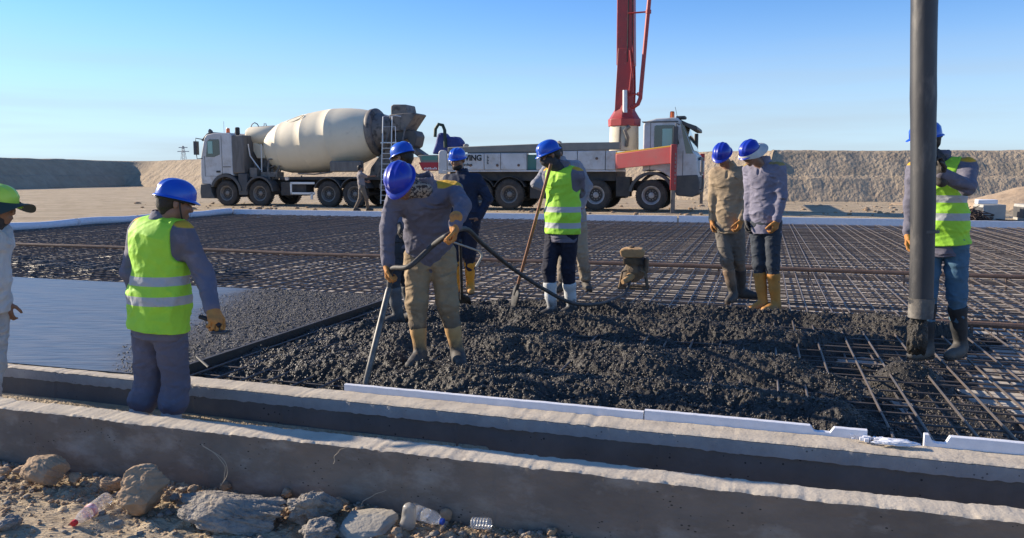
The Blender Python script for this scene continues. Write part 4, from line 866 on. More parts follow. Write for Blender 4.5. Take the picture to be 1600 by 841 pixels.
def solve(parent, px, py, L_, sg=-1):      # point on the pixel's ray at distance L_ from its parent joint; sg -1 nearer, +1 farther
    d = ray(px, py); o = CAM-parent; a = d@d; b = 2*(o@d); c = o@o-L_*L_; D = b*b-4*a*c
    if D < 0: t = -b/(2*a)
    else: t = (-b+sg*math.sqrt(D))/(2*a)
    p = CAM+d*t
    if D < 0: p = parent+nrm(p-parent)*L_
    return p
def ik(a, c, l1, l2, fwd):
    d = c-a; D = np.linalg.norm(d)
    if D > (l1+l2)*.998: s = D/(l1+l2)*1.003; l1 *= s; l2 *= s
    x = (l1*l1-l2*l2+D*D)/(2*D); hh = math.sqrt(max(l1*l1-x*x, 0)); u = d/D; f = fwd-u*(fwd@u); return a+u*x+nrm(f)*hh
def hand_prims(w, d, n, s, curl=.5, k=1., spread=.0, thumb=.4):
    """w wrist, d pointing direction, n palm normal (fingers curl to it), s towards the thumb"""
    d = nrm(d); n = nrm(n-d*(n@d)); s = nrm(s-d*(s@d)-n*(s@n)); pr = []
    Rm = np.stack([d, s, n])
    pr.append((CC(w-d*.01, w+d*.03, .026*k, .028*k, s, 1.15), .012))
    pr.append((EL(w+d*.052*k, (.052*k, .043*k, .019*k), Rm), .014)); pr.append((CC(w+d*.082*k+s*.026*k, w+d*.078*k-s*.030*k, .013*k, .012*k), .012))
    for i, (L_, off) in enumerate(((.074, .030), (.083, .010), (.077, -.010), (.060, -.029))):
        p = w+d*(.090-.004*abs(i-1))*k+s*off*k; dd = nrm(d+s*(1.5-i)*.06*(1+spread)); ang = 0; r = (.0098 if i < 3 else .0085)*k
        for j, fr in enumerate((.45, .32, .25)):
            ang += curl*(.75+.5*(j > 0)+.08*i); q = p+(dd*math.cos(ang)+n*math.sin(ang))*L_*fr*k; pr.append((CC(p, q, r, r*.92), .004)); p = q; r *= .93
    t0 = w+d*.028*k+s*.026*k; t1 = t0+nrm(d*.62+s*.75+n*thumb)*.042*k; t2 = t1+nrm(d*.85+s*.30+n*(thumb+.25))*.034*k; t3 = t2+nrm(d*.9+s*.02+n*(thumb+.4))*.026*k
    pr += [(CC(t0, t1, .016*k, .0125*k), .010), (CC(t1, t2, .0120*k, .0108*k), .004), (CC(t2, t3, .0108*k, .0095*k), .004)]
    return pr
def prims_box(prs, pad=.03):
    return np.min([p[0][1] for p in prs], 0)-pad, np.max([p[0][2] for p in prs], 0)+pad
def sdf_obj(name, prs, h, m, parent, org, cuts=(), clips=(), warp=None, attr=None, pad=.03, sharp=180):
    lo, hi = prims_box(prs, pad); f = Field(lo, hi, h)
    for p, k in prs: f.add(p, k)
    if warp is not None: f.warp(warp)
    for p, k in cuts: f.cut(p, k)
    for c in clips: f.clip(c)
    V, Q = f.mesh(); at = {'patch': attr(V)} if attr is not None else None
    return mesh(name, V-org, Q, m, parent, angle=sharp, attrs=at)
def rotm(f, up=(0, 0, 1)):
    f = nrm(f); r = nrm(np.cross(f, up)); u = np.cross(r, f); return r, f, u
def helmet(parent, c, f, u, m, org, rim=None, neckflap=None, scale=1.):
    """c head centre; shell, ridges, peak and a rolled rim"""
    r = np.cross(f, u); na, nr = 56, 26; V = []
    rows = [(t, 'd') for t in np.linspace(0, 1, nr)]
    base = c+u*.035
    def pt(th, t):
        cx, sy = math.cos(th), math.sin(th)         # cx front, sy right
        a, b, hh = .120*scale, .101*scale, .112*scale
        q = t**.92*math.pi/2; rad = math.sin(q)**.88; z = math.cos(q)**.80*hh
        x, y = cx*a*rad, sy*b*rad
        rg_ = math.exp(-(y/.011)**2)+.75*math.exp(-((abs(y)-.042)/.009)**2); rg_ *= (1 if t < .86 else 0)*smooth(0, .12, 1-t/ .86)
        k = 1+.045*rg_*(.6+.4*t)
        return x*k, y*k, z+.004*rg_
    for t, _ in rows:
        for k in range(na): V.append(pt(2*math.pi*k/na, t))
    for ex, z in ((.007, -.003), (.014, -.010), (.015, -.015), (.012, -.016), (.002, -.012), (-.006, -.004)):   # brim
        for k in range(na):
            th = 2*math.pi*k/na; pk = max(0, math.cos(th))**2.2; a, b = .120*scale, .101*scale; e = ex*(1+1.2*pk) if ex > 0 else ex
            V.append((math.cos(th)*(a+e), math.sin(th)*(b+ex), z-.012*pk*(ex > .015)-.004*pk))
    for t in np.linspace(.97, 0, 10):              # inside of the shell
        for k in range(na): x, y, z = pt(2*math.pi*k/na, t); V.append((x*.95, y*.95, z*.95-.004))
    V = np.array(V); nrow = len(V)//na; W_ = base+V[:, 0:1]*f+V[:, 1:2]*r+V[:, 2:3]*u-org
    Q = [(i*na+k, (i+1)*na+k, (i+1)*na+(k+1) % na, i*na+(k+1) % na) for i in range(nrow-1) for k in range(na)]
    o = mesh('helmet', W_, Q, m, parent, angle=60)
    lv = MB(); pts = [base-org+f*(.113*scale*math.cos(a))+r*(.095*scale*math.sin(a))-u*.020 for a in np.linspace(0, 2*math.pi, 40)]
    lv.tube(pts, .008, 6, cap=False); lv.build('headband', M_strap, o)
    if rim:                                # wide cloth brim fitted over the helmet
        V = []; na2 = 60; rr = [(.104, .010), (.12, .006), (.16, -.006), (.205, -.022), (.206, -.026), (.16, -.012), (.12, .0), (.104, .004)]
        for ri, z in rr:
            for k in range(na2):
                th = 2*math.pi*k/na2; e = (ri-.104)*(rim[2] if len(rim) > 2 else 1)*(1 if rim[1] else .12+.88*(.5-.5*math.cos(th))); wv = .010*math.sin(th*3+1)*e/.1; dr = -.05*e/.1*abs(math.sin(th))**2+(.02*e/.1 if rim[1] else 0)
                V.append((math.cos(th)*(.130+e*.55), math.sin(th)*(.108+e*.62), z+wv+dr))
        V = np.array(V); W_ = base+V[:, 0:1]*f+V[:, 1:2]*r+V[:, 2:3]*u-org
        Q = [(i*na2+k, (i+1)*na2+k, (i+1)*na2+(k+1) % na2, i*na2+(k+1) % na2) for i in range(len(rr)-1) for k in range(na2)]
        mesh('sun_brim', W_, Q, rim[0], o, angle=60)
    return o
def dirv(yaw, pitch=0.):                   # yaw 0 away from camera, 90 to image right, 180 to camera; pitch down positive
    y, p = R(yaw), R(pitch); return np.array([math.sin(y)*math.cos(p), math.cos(y)*math.cos(p), -math.sin(p)])

def person(label, Y0, s, h=.008, zg=0., group='construction workers in helmets'):
    K = s.get('k', 1.); face = dirv(s['yaw'], s.get('pitch', 0)); tface = dirv(s['tyaw'])
    rgt = nrm(np.cross(tface, (0, 0, 1)))          # the person's own right
    lat = rgt if rgt[0] > 0 else -rgt              # pointing to image right
    if 'lat' in s: lat = nrm(np.array(s['lat'], float))
    pel = PD(s['pel'][0], s['pel'][1], Y0+s['pel'][2]); che = PD(s['che'][0], s['che'][1], Y0+s['che'][2]); hd = PD(s['head'][0], s['head'][1], Y0+s['head'][2])
    org = np.array([pel[0], Y0, zg]); root = thing('person', label, 'person', tuple(org), 0, group)
    up = nrm(che-pel); latc = nrm(lat-up*(lat@up)*.6); fw = nrm(np.cross(up, latc)); fw = fw if fw@tface > 0 else -fw
    sw = s.get('sw', .175)*K; shl, shr = che-latc*sw, che+latc*sw
    hil, hir = pel-lat*.088*K, pel+lat*.088*K
    J = {}
    for sd, sh in (('l', shl), ('r', shr)):
        e = s['el'+sd]; w_ = s['wr'+sd]; L1, L2 = s.get('L1', .285)*K, s.get('L2', .255)*K
        J['el'+sd] = solve(sh, e[0], e[1], L1, e[2]); J['wr'+sd] = solve(J['el'+sd], w_[0], w_[1], L2, w_[2])
    for sd, hi in (('l', hil), ('r', hir)):
        a = s['an'+sd]; p = PD(a[0], a[1], Y0+a[2]); p[2] = zg+.09+(a[3] if len(a) > 3 else 0); J['an'+sd] = p
        D_ = np.linalg.norm(hi-p); J['kn'+sd] = ik(hi, p, min(.43*K, D_*.512), min(.42*K, D_*.502), dirv(s.get('kyaw', s['tyaw']))+np.array([0, 0, .1]))
    nb = che+up*.055*K; r, f, u = rotm(face)
    T = s.get('thick', 1.)
    # ---- body: one continuous skin
    B = [(CC(pel, pel+up*.12, .095*K, .095*K, lat, 1.25), .05), (CC(pel+up*.12, che-up*.06, .095*K, .105*K, latc, 1.3), .05), (CC(che-up*.06-latc*.06, che-up*.06+latc*.06, .10*K, .10*K), .05), (CC(shl+latc*.04, shr-latc*.04, .055*K, .055*K), .05),
         (CC(nb-up*.03, hd-u*.07-f*.012, .060*K, .054*K), .03)]
    for sd, sh, hi in (('l', shl, hil), ('r', shr, hir)):
        B += [(CC(sh, J['el'+sd], .046*K, .036*K), .03), (CC(J['el'+sd], J['wr'+sd], .036*K, .025*K), .02), (CC(hi, J['kn'+sd], .075*K, .050*K), .03), (CC(J['kn'+sd], J['an'+sd], .050*K, .034*K), .02), (CC(J['an'+sd], J['an'+sd]+dirv(s['ty'+sd])*.10-np.array([0, 0, .045]), .034*K, .026*K), .02)]
    k_ = 1.0*K
    B += [(EL(hd+u*.035*k_-f*.012, (.076*k_, .096*k_, .088*k_), np.stack([r, f, u])), .02), (EL(hd-u*.045*k_+f*.022, (.060*k_, .070*k_, .062*k_), np.stack([r, f, u])), .025), (EL(hd-u*.093*k_+f*.070, (.024, .020, .018), np.stack([r, f, u])), .02),
          (CC(hd+u*.012+f*.086, hd-u*.026+f*.108, .009, .0125), .010), (EL(hd-u*.032+f*.100, (.019, .012, .010), np.stack([r, f, u])), .006), (CC(hd+u*.030+f*.080-r*.035, hd+u*.030+f*.080+r*.035, .011, .011), .012),
          (CC(hd-u*.064+f*.090-r*.020, hd-u*.064+f*.090+r*.020, .007, .007), .006), (CC(hd-u*.076+f*.086-r*.016, hd-u*.076+f*.086+r*.016, .008, .008), .006), (EL(hd-u*.02+f*.07-r*.042, (.02, .02, .022), np.stack([r, f, u])), .02), (EL(hd-u*.02+f*.07+r*.042, (.02, .02, .022), np.stack([r, f, u])), .02)]
    for q in (-1, 1): B += [(EL(hd+r*q*.080-f*.012-u*.008, (.010, .019, .032), np.stack([r, f, u])), .006)]
    cuts = [(EL(hd+u*.010+f*.096+r*q*.031, (.017, .012, .011), np.stack([r, f, u])), .008) for q in (-1, 1)]
    gl = s.get('gloves', (None, None)); cv = s.get('curl', (.45, .45)); hz = {}
    for i, sd in enumerate('lr'):
        hd_d = s.get('hd'+sd); d = nrm(J['wr'+sd]-J['el'+sd]) if hd_d is None else nrm(hd_d)
        body_in = nrm((pel+che)/2-J['wr'+sd]); n = s.get('hn'+sd); n = body_in if n is None else nrm(n)
        th = s.get('ht'+sd); th = fw if th is None else nrm(th)
        hz[sd] = (J['wr'+sd], d, n, th, cv[i])
        if gl[i] is None: B += hand_prims(J['wr'+sd], d, n, th, cv[i], K)
    body = sdf_obj('body', B, s.get('hb', h), M_skin, root, org, cuts=cuts)
    for q in (-1, 1):
        e = MB().lathe([(-.0105, .001), (-.008, .007), (-.004, .0098), (0, .0105), (.004, .0098), (.0075, .0075), (.0105, .001)], hd+u*.011+f*.083+r*q*.031-org, f, 14).build('eye', M_eye, root, angle=80)
        MB().lathe([(.0078, .0052), (.0098, .0048), (.0108, .002)], hd+u*.011+f*.083+r*q*.031-org, f, 10).build('iris', M_iris, e, angle=80)
    # ---- hair, beard
    H = [(EL(hd+u*.032-f*.016, (.083*k_, .102*k_, .094*k_), np.stack([r, f, u])), .02), (CC(hd-u*.035-f*.055, hd-u*.06-f*.045, .045, .035, r, 1.2), .03)]
    sdf_obj('hair', H, h, M_hair, root, org, cuts=[(EL(hd-u*.05+f*.085, (.078, .088, .10), np.stack([r, f, u])), .01), (EL(hd-u*.03+f*.02-r*.09, (.03, .035, .05), np.stack([r, f, u])), .01), (EL(hd-u*.03+f*.02+r*.09, (.03, .035, .05), np.stack([r, f, u])), .01)], warp=cloth(.004, 5))
    if s.get('beard'):
        sdf_obj('beard', [(EL(hd-u*.074+f*.040, (.063, .066, .048), np.stack([r, f, u])), .02), (CC(hd-u*.052+f*.098-r*.02, hd-u*.052+f*.098+r*.02, .007, .007), .008)], min(h, .006), M_beard, root, org, cuts=[(EL(hd-u*.035+f*.070, (.048, .05, .030), np.stack([r, f, u])), .01)], warp=cloth(.003, 9))
    if s.get('scarf'):
        ms = s['scarf']; sdf_obj('scarf', [(CC(nb-up*.01+f*.01, hd-u*.075+f*.01, .074, .070), .03), (CC(nb+fw*.06-up*.05, nb+fw*.09+up*.03, .045, .035, latc, 1.3), .03)]+([(EL(hd-u*.045+f*.03, (.078, .088, .065), np.stack([r, f, u])), .02)] if s.get('mask') else []), h, ms, root, org, warp=cloth(.010, 15))
    # ---- helmet
    if s.get('helmet') is not None:
        ho = helmet(root, hd, f, u, s['helmet'], org, s.get('rim'))
        if s.get('strap'):
            pts = [hd+r*q_*.086+u*z-f*.0+f*fx for q_, z, fx in ((1, .03, .0), (1.02, -.02, .01), (.95, -.07, .03), (.6, -.105, .055), (0, -.118, .065), (-.6, -.105, .055), (-.95, -.07, .03), (-1.02, -.02, .01), (-1, .03, .0))]
            MB().tube([p-org for p in pts], .005, 6).build('chin_strap', M_strap, ho)
    # ---- jacket
    wf = cloth(s.get('fold', .010)*1.35, s.get('seed', 1)); hem = s.get('hem', -.02)
    tp_ = [(CC(pel+up*(hem-.07), pel+up*.15, .128*K*T, .120*K*T, lat, 1.30), .05), (CC(pel+up*.15, che-up*.08, .120*K*T, .128*K*T, latc, 1.32), .06), (CC(che-up*.06-latc*.07, che-up*.06+latc*.07, .112*K*T, .112*K*T), .06), (CC(shl+latc*.03-up*.01, shr-latc*.03-up*.01, .070*K, .070*K), .05)]
    ar = []
    for sd, sh in (('l', shl), ('r', shr)):
        el, wr = J['el'+sd], J['wr'+sd]; sl_end = el+(wr-el)*s.get('sleeve', .97) if not s.get('short') else None
        ar.append((CC(sh-up*.01, el, .072*K, .060*K), .045))
        if not s.get('short'): ar += [(CC(el, sl_end, .060*K, .046*K), .025), (CC(sl_end-(wr-el)*.12, sl_end, .048*K, .047*K), .01)]
    col = [(CC(nb-fw*.01+up*.0, nb+up*.045+fw*.006, .079*K, .074*K), .02)]
    pc = s.get('pc', 1)
    def patch(P):
        P = P+0
        a, b = shl-latc*.02, shr+latc*.02; t = np.clip(((P-a)@(b-a))/((b-a)@(b-a)), 0, 1); d = P-a-t[:, None]*(b-a); up_ = d@up; fr = np.abs(d@fw)
        return np.where((t > .30) & (t < .70), .05, np.maximum(.032-up_, fr-.060)) if pc else np.full(len(P), .05)
    lowc = HS(pel+up*(hem-.075), -up)
    jcuts = [(CC(nb+up*.02, nb+up*.16, .058*K, .062*K), .01)]
    if s.get('open'): jcuts.append((CC(nb+fw*.10+up*.02, nb+fw*.13-up*.10, .03, .012), .01))
    jk = sdf_obj('jacket' if not s.get('short') else 'shirt', tp_+ar+col, h, s['jacket'], root, org, cuts=jcuts, clips=[lowc], warp=wf, attr=patch)
    # ---- vest
    if s.get('vest') is not None:
        vt = [(CC(pel+up*s.get('vhem', .02), pel+up*.15, .150*K*T, .139*K*T, lat, 1.36), .05), (CC(pel+up*.15, che-up*.08, .137*K*T, .143*K*T, latc, 1.30), .06), (CC(che-up*.06-latc*.07, che-up*.06+latc*.07, .127*K*T, .127*K*T), .06), (CC(shl+latc*.05-up*.01, shr-latc*.05-up*.01, .082*K, .082*K), .05)]
        vc = [(CC(nb+up*.01+fw*.01, nb+up*.2+fw*.05, .082*K, .10), .01), (CC(nb+fw*.16+up*.05, che+fw*.17-up*.16, .05, .01), .01)]
        for sd, sh, q in (('l', shl, -1), ('r', shr, 1)):
            el = J['el'+sd]; vc.append((CC(sh+latc*q*.035, sh+latc*q*.03-up*.13, .072*K, .060*K, fw, 1.9), .01)); vc.append((CC(sh, el, .078*K, .066*K), .01))
        vc[-4:] = [v for v in vc[-4:]]
        vo = sdf_obj('hi_vis_vest', vt, h*.85, s['vest'], root, org, cuts=vc, clips=[HS(pel+up*s.get('vhem', .02), -up)], warp=wf)
    # ---- trousers
    T_ = min(T, 1); TR = [(CC(pel+up*.02, pel+up*.10, .118*K*T_, .112*K*T_, lat, 1.25), .04), (CC(pel-np.array([0, 0, .02])-lat*.03, pel-np.array([0, 0, .02])+lat*.03, .112*K*T_, .112*K*T_), .04)]
    tb = s.get('cuff', None)
    for sd, hi in (('l', hil), ('r', hir)):
        kn, an = J['kn'+sd], J['an'+sd]; e = kn+(an-kn)*(s.get('tend', .45))
        lw = s.get('legw', 1.); TR += [(CC(hi, kn, .098*K*lw, .073*K*lw), .03), (CC(kn, e, .071*K*lw, (.060 if tb is None else tb)*K*lw), .03)]
    tro = sdf_obj('trousers', TR, h, s['trousers'], root, org, warp=cloth(s.get('tfold', .011)*1.3, s.get('seed', 1)+9, kz=1.6), cuts=[])
    # ---- boots
    for i, sd in enumerate('lr'):
        kn, an = J['kn'+sd], J['an'+sd]; sh_u = nrm(kn-an); t = dirv(s['ty'+sd], s.get('tp'+sd, 0)); zz = np.array([0, 0, 1.]); bh = s.get('bh', .27); side = nrm(np.cross(t, zz)); tu = nrm(np.cross(side, t)); m = s['boots'][i] if isinstance(s['boots'], tuple) else s['boots']
        heel = an-t*.045-tu*.050; toe = an+t*.165-tu*.052
        bt = [(CC(heel, an+t*.04-tu*.045, .036, .040), .02), (CC(an+t*.04-tu*.045, toe, .042, .036, side, 1.12), .03), (CC(an-tu*.01-t*.005, an+t*.085-tu*.035, .048, .040), .035), (CC(an-t*.012, an+sh_u*bh*.55, .047, .058), .03)]
        if bh > .15: bt += [(CC(an+sh_u*bh*.5, an+sh_u*bh, .057, .068), .02), (CC(an+sh_u*(bh-.01), an+sh_u*(bh+.004), .071, .071), .008)]
        b = sdf_obj('boot', bt, h*.85, m, root, org, warp=cloth(.0035, 7+i), cuts=[(CC(an+sh_u*(bh+.035), an+sh_u*(bh+.12), .062, .075), .01)] if tb is None else (), clips=[HS(an-tu*.086, -tu)])
        sdf_obj('sole', [(CC(heel-tu*.026, toe-tu*.026, .038, .040), .02)], h*.85, M_sole if s.get('sole', True) else m, b, org, clips=[HS(an-tu*.094, -tu), HS(an-tu*.072, tu)])
    # ---- gloves
    for i, sd in enumerate('lr'):
        if gl[i] is not None:
            w_, d, n, th, c_ = hz[sd]
            pr = hand_prims(w_, d, n, th, c_, 1.13*K)+[(CC(w_-d*.055, w_-d*.0, .044*K, .034*K), .02)]
            sdf_obj('glove', pr, min(h, .0055), gl[i], root, org, warp=cloth(.002, 4))
    return dict(root=root, org=org, J=J, pel=pel, che=che, hd=hd, fw=fw, lat=lat, up=up, shl=shl, shr=shr)
# ================================================================ the workers
N = np.array
PA = person('worker seen from behind in lime vest and blue helmet, standing in the trench at left', 4.93, dict(
    pel=(248, 503, 0), che=(254, 360, .01), head=(273, 317, .0), yaw=52, pitch=14, tyaw=26, ell=(203, 430, 1), wrl=(224, 478, 1), elr=(320, 432, 1), wrr=(332, 482, -1),
    anl=(204, 690, .02), anr=(260, 690, -.02), tyl=20, tyr=30, helmet=M_helmet, strap=True, jacket=M_jg, trousers=M_tg, boots=mat('white trench boot', (.40, .44, .45), (.34, .37, .38), rough=.5, scale=9), vest=vest_mat('lime vest, first', [(1.02-.015, 1.075-.015), (1.135-.01, 1.19-.01)]),
    gloves=(M_glo, M_glo), curl=(.5, .75), hem=-.02, vhem=-.045, legw=1.12, tend=.30, seed=3, bh=.33, k=1.0, sw=.185, thick=1.08, fold=.010, tfold=.012, cuff=.084, hnr=N([-.6, .6, .1]), htr=N([.4, .8, 0])), h=.0075, zg=-.38)
PB = person('worker in off-white jacket and lime helmet with dark brim at the left edge', 5.38, dict(
    pel=(-22, 470, 0), che=(-24, 362, .0), head=(-2, 322, .0), yaw=92, pitch=12, tyaw=88, ell=(-25, 425, -1), wrl=(8, 470, -1), elr=(-30, 425, 1), wrr=(-10, 470, 1),
    anl=(-28, 690, -.1), anr=(-15, 690, .1), tyl=90, tyr=90, helmet=M_lime, rim=(M_brimd, True, 1.6), jacket=M_jw, pc=0, trousers=M_tw, boots=M_bw, scarf=M_scarfd, hem=-.0, legw=1.12, tend=.7, seed=13, cuff=.07, sw=.17, thick=1.1,
    hdl=N([.1, 0, -1]), hnl=N([0, 1, 0]), htl=N([1, 0, 0])), h=.008, zg=-.38)
PC = person('bending worker in grey jacket, tan trousers and orange gloves guiding the poker vibrator', 5.85, dict(
    pel=(672, 398, .12), che=(664, 300, -.13), head=(628, 284, -.33), yaw=206, pitch=58, tyaw=196, kyaw=190, lat=(.97, .10, .10), ell=(603, 366, -1), wrl=(606, 424, 1), elr=(723, 320, -1), wrr=(711, 352, -1), L1=.25, L2=.25,
    anl=(656, 548, 0, .02), anr=(715, 548, .05, .02), tyl=200, tyr=165, helmet=M_helmetd, jacket=M_jg, trousers=M_tt, boots=M_bt, scarf=M_scarf, gloves=(M_glo, M_glo), curl=(.95, .95), hem=-.03, legw=1.12, tend=.40, seed=23, bh=.33, sw=.20, thick=1.06, sole=False,
    hdr=N([-.1, -.25, -.95]), hnr=N([-.9, -.3, 0]), htr=N([-.2, -.9, .2]), hdl=N([.05, -.1, -1]), hnl=N([.9, -.2, 0]), htl=N([.1, -.9, 0]), fold=.012, tfold=.013), h=.0075, zg=-.02)
PD_ = person('worker half hidden behind the bending worker, only face and blue helmet clearly in view', 7.75, dict(
    pel=(632, 372, 0), che=(630, 278, 0), head=(630, 246, 0), yaw=300, pitch=18, tyaw=290, ell=(613, 318, 1), wrl=(622, 350, -1), elr=(652, 320, 1), wrr=(640, 352, -1),
    anl=(621, 482, 0), anr=(645, 478, .1), tyl=250, tyr=290, helmet=M_helmet, jacket=M_jg, trousers=M_tdj, boots=M_bg, gloves=(M_glb, M_glb), seed=33, legw=1.0, sole=False), h=.010, zg=-.06)
PE = person('bearded worker all in navy with blue helmet and yellow boots, facing the camera', 9.9, dict(
    pel=(727, 346, 0), che=(723, 280, 0), head=(715, 250, -.03), yaw=200, pitch=12, tyaw=196, ell=(694, 318, 1), wrl=(706, 340, -1), elr=(765, 315, 1), wrr=(746, 343, -1),
    anl=(713, 438, 0), anr=(735, 440, .02), tyl=190, tyr=175, helmet=M_helmet, beard=True, jacket=M_jn, pc=0, trousers=M_tn, boots=M_by, seed=43, thick=1.12, legw=1.1, sw=.19, hdr=N([-.6, -.2, -.6]), hem=-.03, bh=.30, tend=.4), h=.010, zg=-.06)
PF = person('worker in lime vest, navy trousers and white boots leaning on a shovel', 8.1, dict(
    pel=(879, 356, 0), che=(880, 272, 0), head=(859, 242, -.03), yaw=262, pitch=22, tyaw=240, ell=(866, 322, -1), wrl=(871, 366, -1), elr=(905, 300, 1), wrr=(880, 292, 1),
    anl=(862, 476, -.02), anr=(893, 472, .08), tyl=240, tyr=235, helmet=M_helmet, mask=True, scarf=M_scarfd, jacket=M_jg, trousers=M_tn, boots=M_bw, vest=vest_mat('lime vest, second', [(.93, .985), (1.09, 1.145)]), gloves=(M_glw, M_glw), seed=53,
    vhem=-.06, hem=-.07, thick=1.0, lat=(.80, -.60, 0), legw=1.0, curl=(.5, .9), sw=.17, bh=.26, tend=.45, sole=False), h=.0085, zg=-.05)
PG = person('worker in pale grey jacket and muddy beige trousers standing behind the shovel worker, head hidden', 10.1, dict(
    pel=(893, 338, 0), che=(878, 262, .0), head=(868, 240, -.05), yaw=225, pitch=30, tyaw=200, ell=(838, 288, -1), wrl=(868, 302, -1), elr=(922, 298, 1), wrr=(906, 330, -1),
    anl=(880, 424, .0), anr=(916, 426, .1), tyl=215, tyr=170, helmet=None, jacket=M_jp, pc=0, trousers=M_tb, boots=M_bm, gloves=(M_glw, M_glb), seed=63, thick=1.15, legw=1.12, sw=.20, tend=.8, cuff=.07, hem=-.02), h=.010, zg=-.06)
PH = person('worker in khaki shirt and muddy tan boots looking down, left one of the pair', 9.25, dict(
    pel=(1139, 352, 0), che=(1140, 270, -.02), head=(1129, 243, -.10), yaw=215, pitch=42, tyaw=208, ell=(1114, 312, -1), wrl=(1113, 345, -1), elr=(1166, 312, -1), wrr=(1158, 343, -1),
    anl=(1146, 448, -.05), anr=(1160, 434, .15, .02), tyl=215, tyr=110, helmet=M_helmetd, jacket=M_jk_, pc=0, trousers=M_tk, boots=(M_bm, boot_mat('dark muddy boot', (.06, .05, .045), .3)), gloves=(M_glo, M_glo), seed=73, thick=1.0, bh=.28, open=True, curl=(.6, .6), kyaw=200, hem=-.01, sw=.17), h=.009, zg=-.06)
PI_ = person('worker in lavender grey jacket and orange boots looking down, right one of the pair', 8.6, dict(
    pel=(1196, 350, 0), che=(1194, 264, -.02), head=(1173, 240, -.10), yaw=235, pitch=34, tyaw=226, ell=(1172, 312, -1), wrl=(1168, 346, -1), elr=(1222, 308, 1), wrr=(1214, 344, -1),
    anl=(1192, 462, -.02), anr=(1212, 466, -.08), tyl=245, tyr=240, helmet=M_helmetd, rim=(M_brimw, False, 1.3), jacket=M_jl, trousers=M_tdj, boots=M_bo, gloves=(M_glb, M_glo), seed=83, thick=1.02, open=True, curl=(.6, .6), hem=-.02, bh=.31, tend=.5, legw=.96), h=.0085, zg=-.06)
PK = person('worker in lime vest and jeans hugging the hanging concrete hose, face hidden behind it', 6.18, dict(
    pel=(1474, 374, 0), che=(1470, 262, 0), head=(1447, 220, -.05), yaw=262, pitch=10, tyaw=225, ell=(1424, 325, 1), wrl=(1420, 366, -1), elr=(1512, 292, -1), wrr=(1470, 272, -1), L1=.25, L2=.25,
    anl=(1448, 528, -.02), anr=(1500, 545, .03), tyl=245, tyr=235, helmet=M_helmet, mask=True, scarf=M_scarfd, jacket=M_jg, trousers=M_tj, boots=M_bk, vest=vest_mat('lime vest, third', [(1.09, 1.145), (1.225, 1.28)]), gloves=(M_glo, M_glb), curl=(.5, .7), seed=93, thick=.95,
    hem=-.05, vhem=-.04, legw=1.0, bh=.32, tend=.46, sw=.185, hdr=N([-.25, -.15, .95]), hnr=N([-.9, -.3, 0]), hdl=N([-.1, -.1, -1]), fold=.011), h=.0078, zg=-.02)
PL = person('small distant man in grey shirt walking beside the mixer truck ladder, bareheaded', 29.2, dict(
    pel=(565, 292, 0), che=(563, 272, 0), head=(563, 263, 0), yaw=60, pitch=5, tyaw=70, ell=(566, 283, 1), wrl=(574, 284, 1), elr=(572, 276, 1), wrr=(583, 275, 1),
    anl=(555, 320, .0), anr=(575, 320, .2), tyl=80, tyr=80, helmet=None, jacket=M_jo, pc=0, short=True, details=False, trousers=M_tk, boots=M_bg, bh=.12, tend=.9, cuff=.06, seed=7, fold=.012), h=.016, zg=.08, group=None)
# ================================================================ tools
M_wood = mat('worn wooden handle', (.36, .17, .09), (.26, .12, .06), rough=.6, scale=5, stretch=(1, 1, .2))
M_poker = mat('concrete coated hose', (.075, .072, .068), (.035, .034, .034), rough=.65, scale=12, bump=.3)
M_pokers = mat('scraped poker steel', (.16, .155, .145), (.06, .058, .055), rough=.5, metal=.3, scale=9)
M_mach = mat('caked machine', (.22, .15, .085), (.10, .08, .06), rough=.85, scale=8, bump=.8, bscale=22, bdist=.03, c3=(.05, .045, .045), s3=7, t3=(.5, .65))
M_machtop = mat('dusty tan machine top', (.50, .31, .14), (.34, .21, .10), rough=.9, scale=9, bump=.6, bscale=25, bdist=.02)
M_rope = mat('pale rope', (.50, .46, .38), rough=.9)
def catmull(P, n=10):
    P = [np.asarray(p, float) for p in P]; P = [2*P[0]-P[1]]+P+[2*P[-1]-P[-2]]; out = []
    for i in range(1, len(P)-2):
        for t in np.linspace(0, 1, n, endpoint=False):
            out.append(.5*((2*P[i])+(P[i+1]-P[i-1])*t+(2*P[i-1]-5*P[i]+4*P[i+1]-P[i+2])*t*t+(3*P[i]-P[i-1]-3*P[i+1]+P[i+2])*t**3))
    return out+[P[-2]]
hl = PC['J']['wrl']+nrm(N([.05, -.1, -1]))*.085+N([.02, -.035, 0]); hr = PC['J']['wrr']+nrm(N([-.1, -.25, -.95]))*.065+N([-.035, -.02, 0])
mu0 = PZ(990, 452, -.06)
tip_ = PZ(570, 604, .0)
o = thing('poker_vibrator', 'long dark vibrator hose with steel poker held by the bending worker', 'concrete vibrator', tuple(tip_))
pts = catmull([mu0+N([-.05, -.06, .14]), PD(977, 458, mu0[1]-.35), PD(960, 467, 9.0), PD(935, 475, 8.05), PD(895, 474, 7.72), PD(850, 452, 7.5), PD(800, 419, 7.15), PD(755, 382, 6.35), PD(728, 358, 5.85), hr, PD(676, 384, 5.50), PD(640, 416, 5.44), hl+N([.01, 0, .05]), hl+N([-.01, 0, -.08])], 9)
MB().tube([p-tip_ for p in pts], .0185, 12).build('hose', M_poker, o, angle=70)
p1 = hl+N([-.01, 0, -.08]); pk = [p1+(tip_-p1)*t for t in (0, .03, .06, .5, .97, 1.0)]
MB().tube([p-tip_ for p in pk], [.017, .022, .0225, .0225, .021, .010], 14).build('poker', M_pokers, o, angle=60)
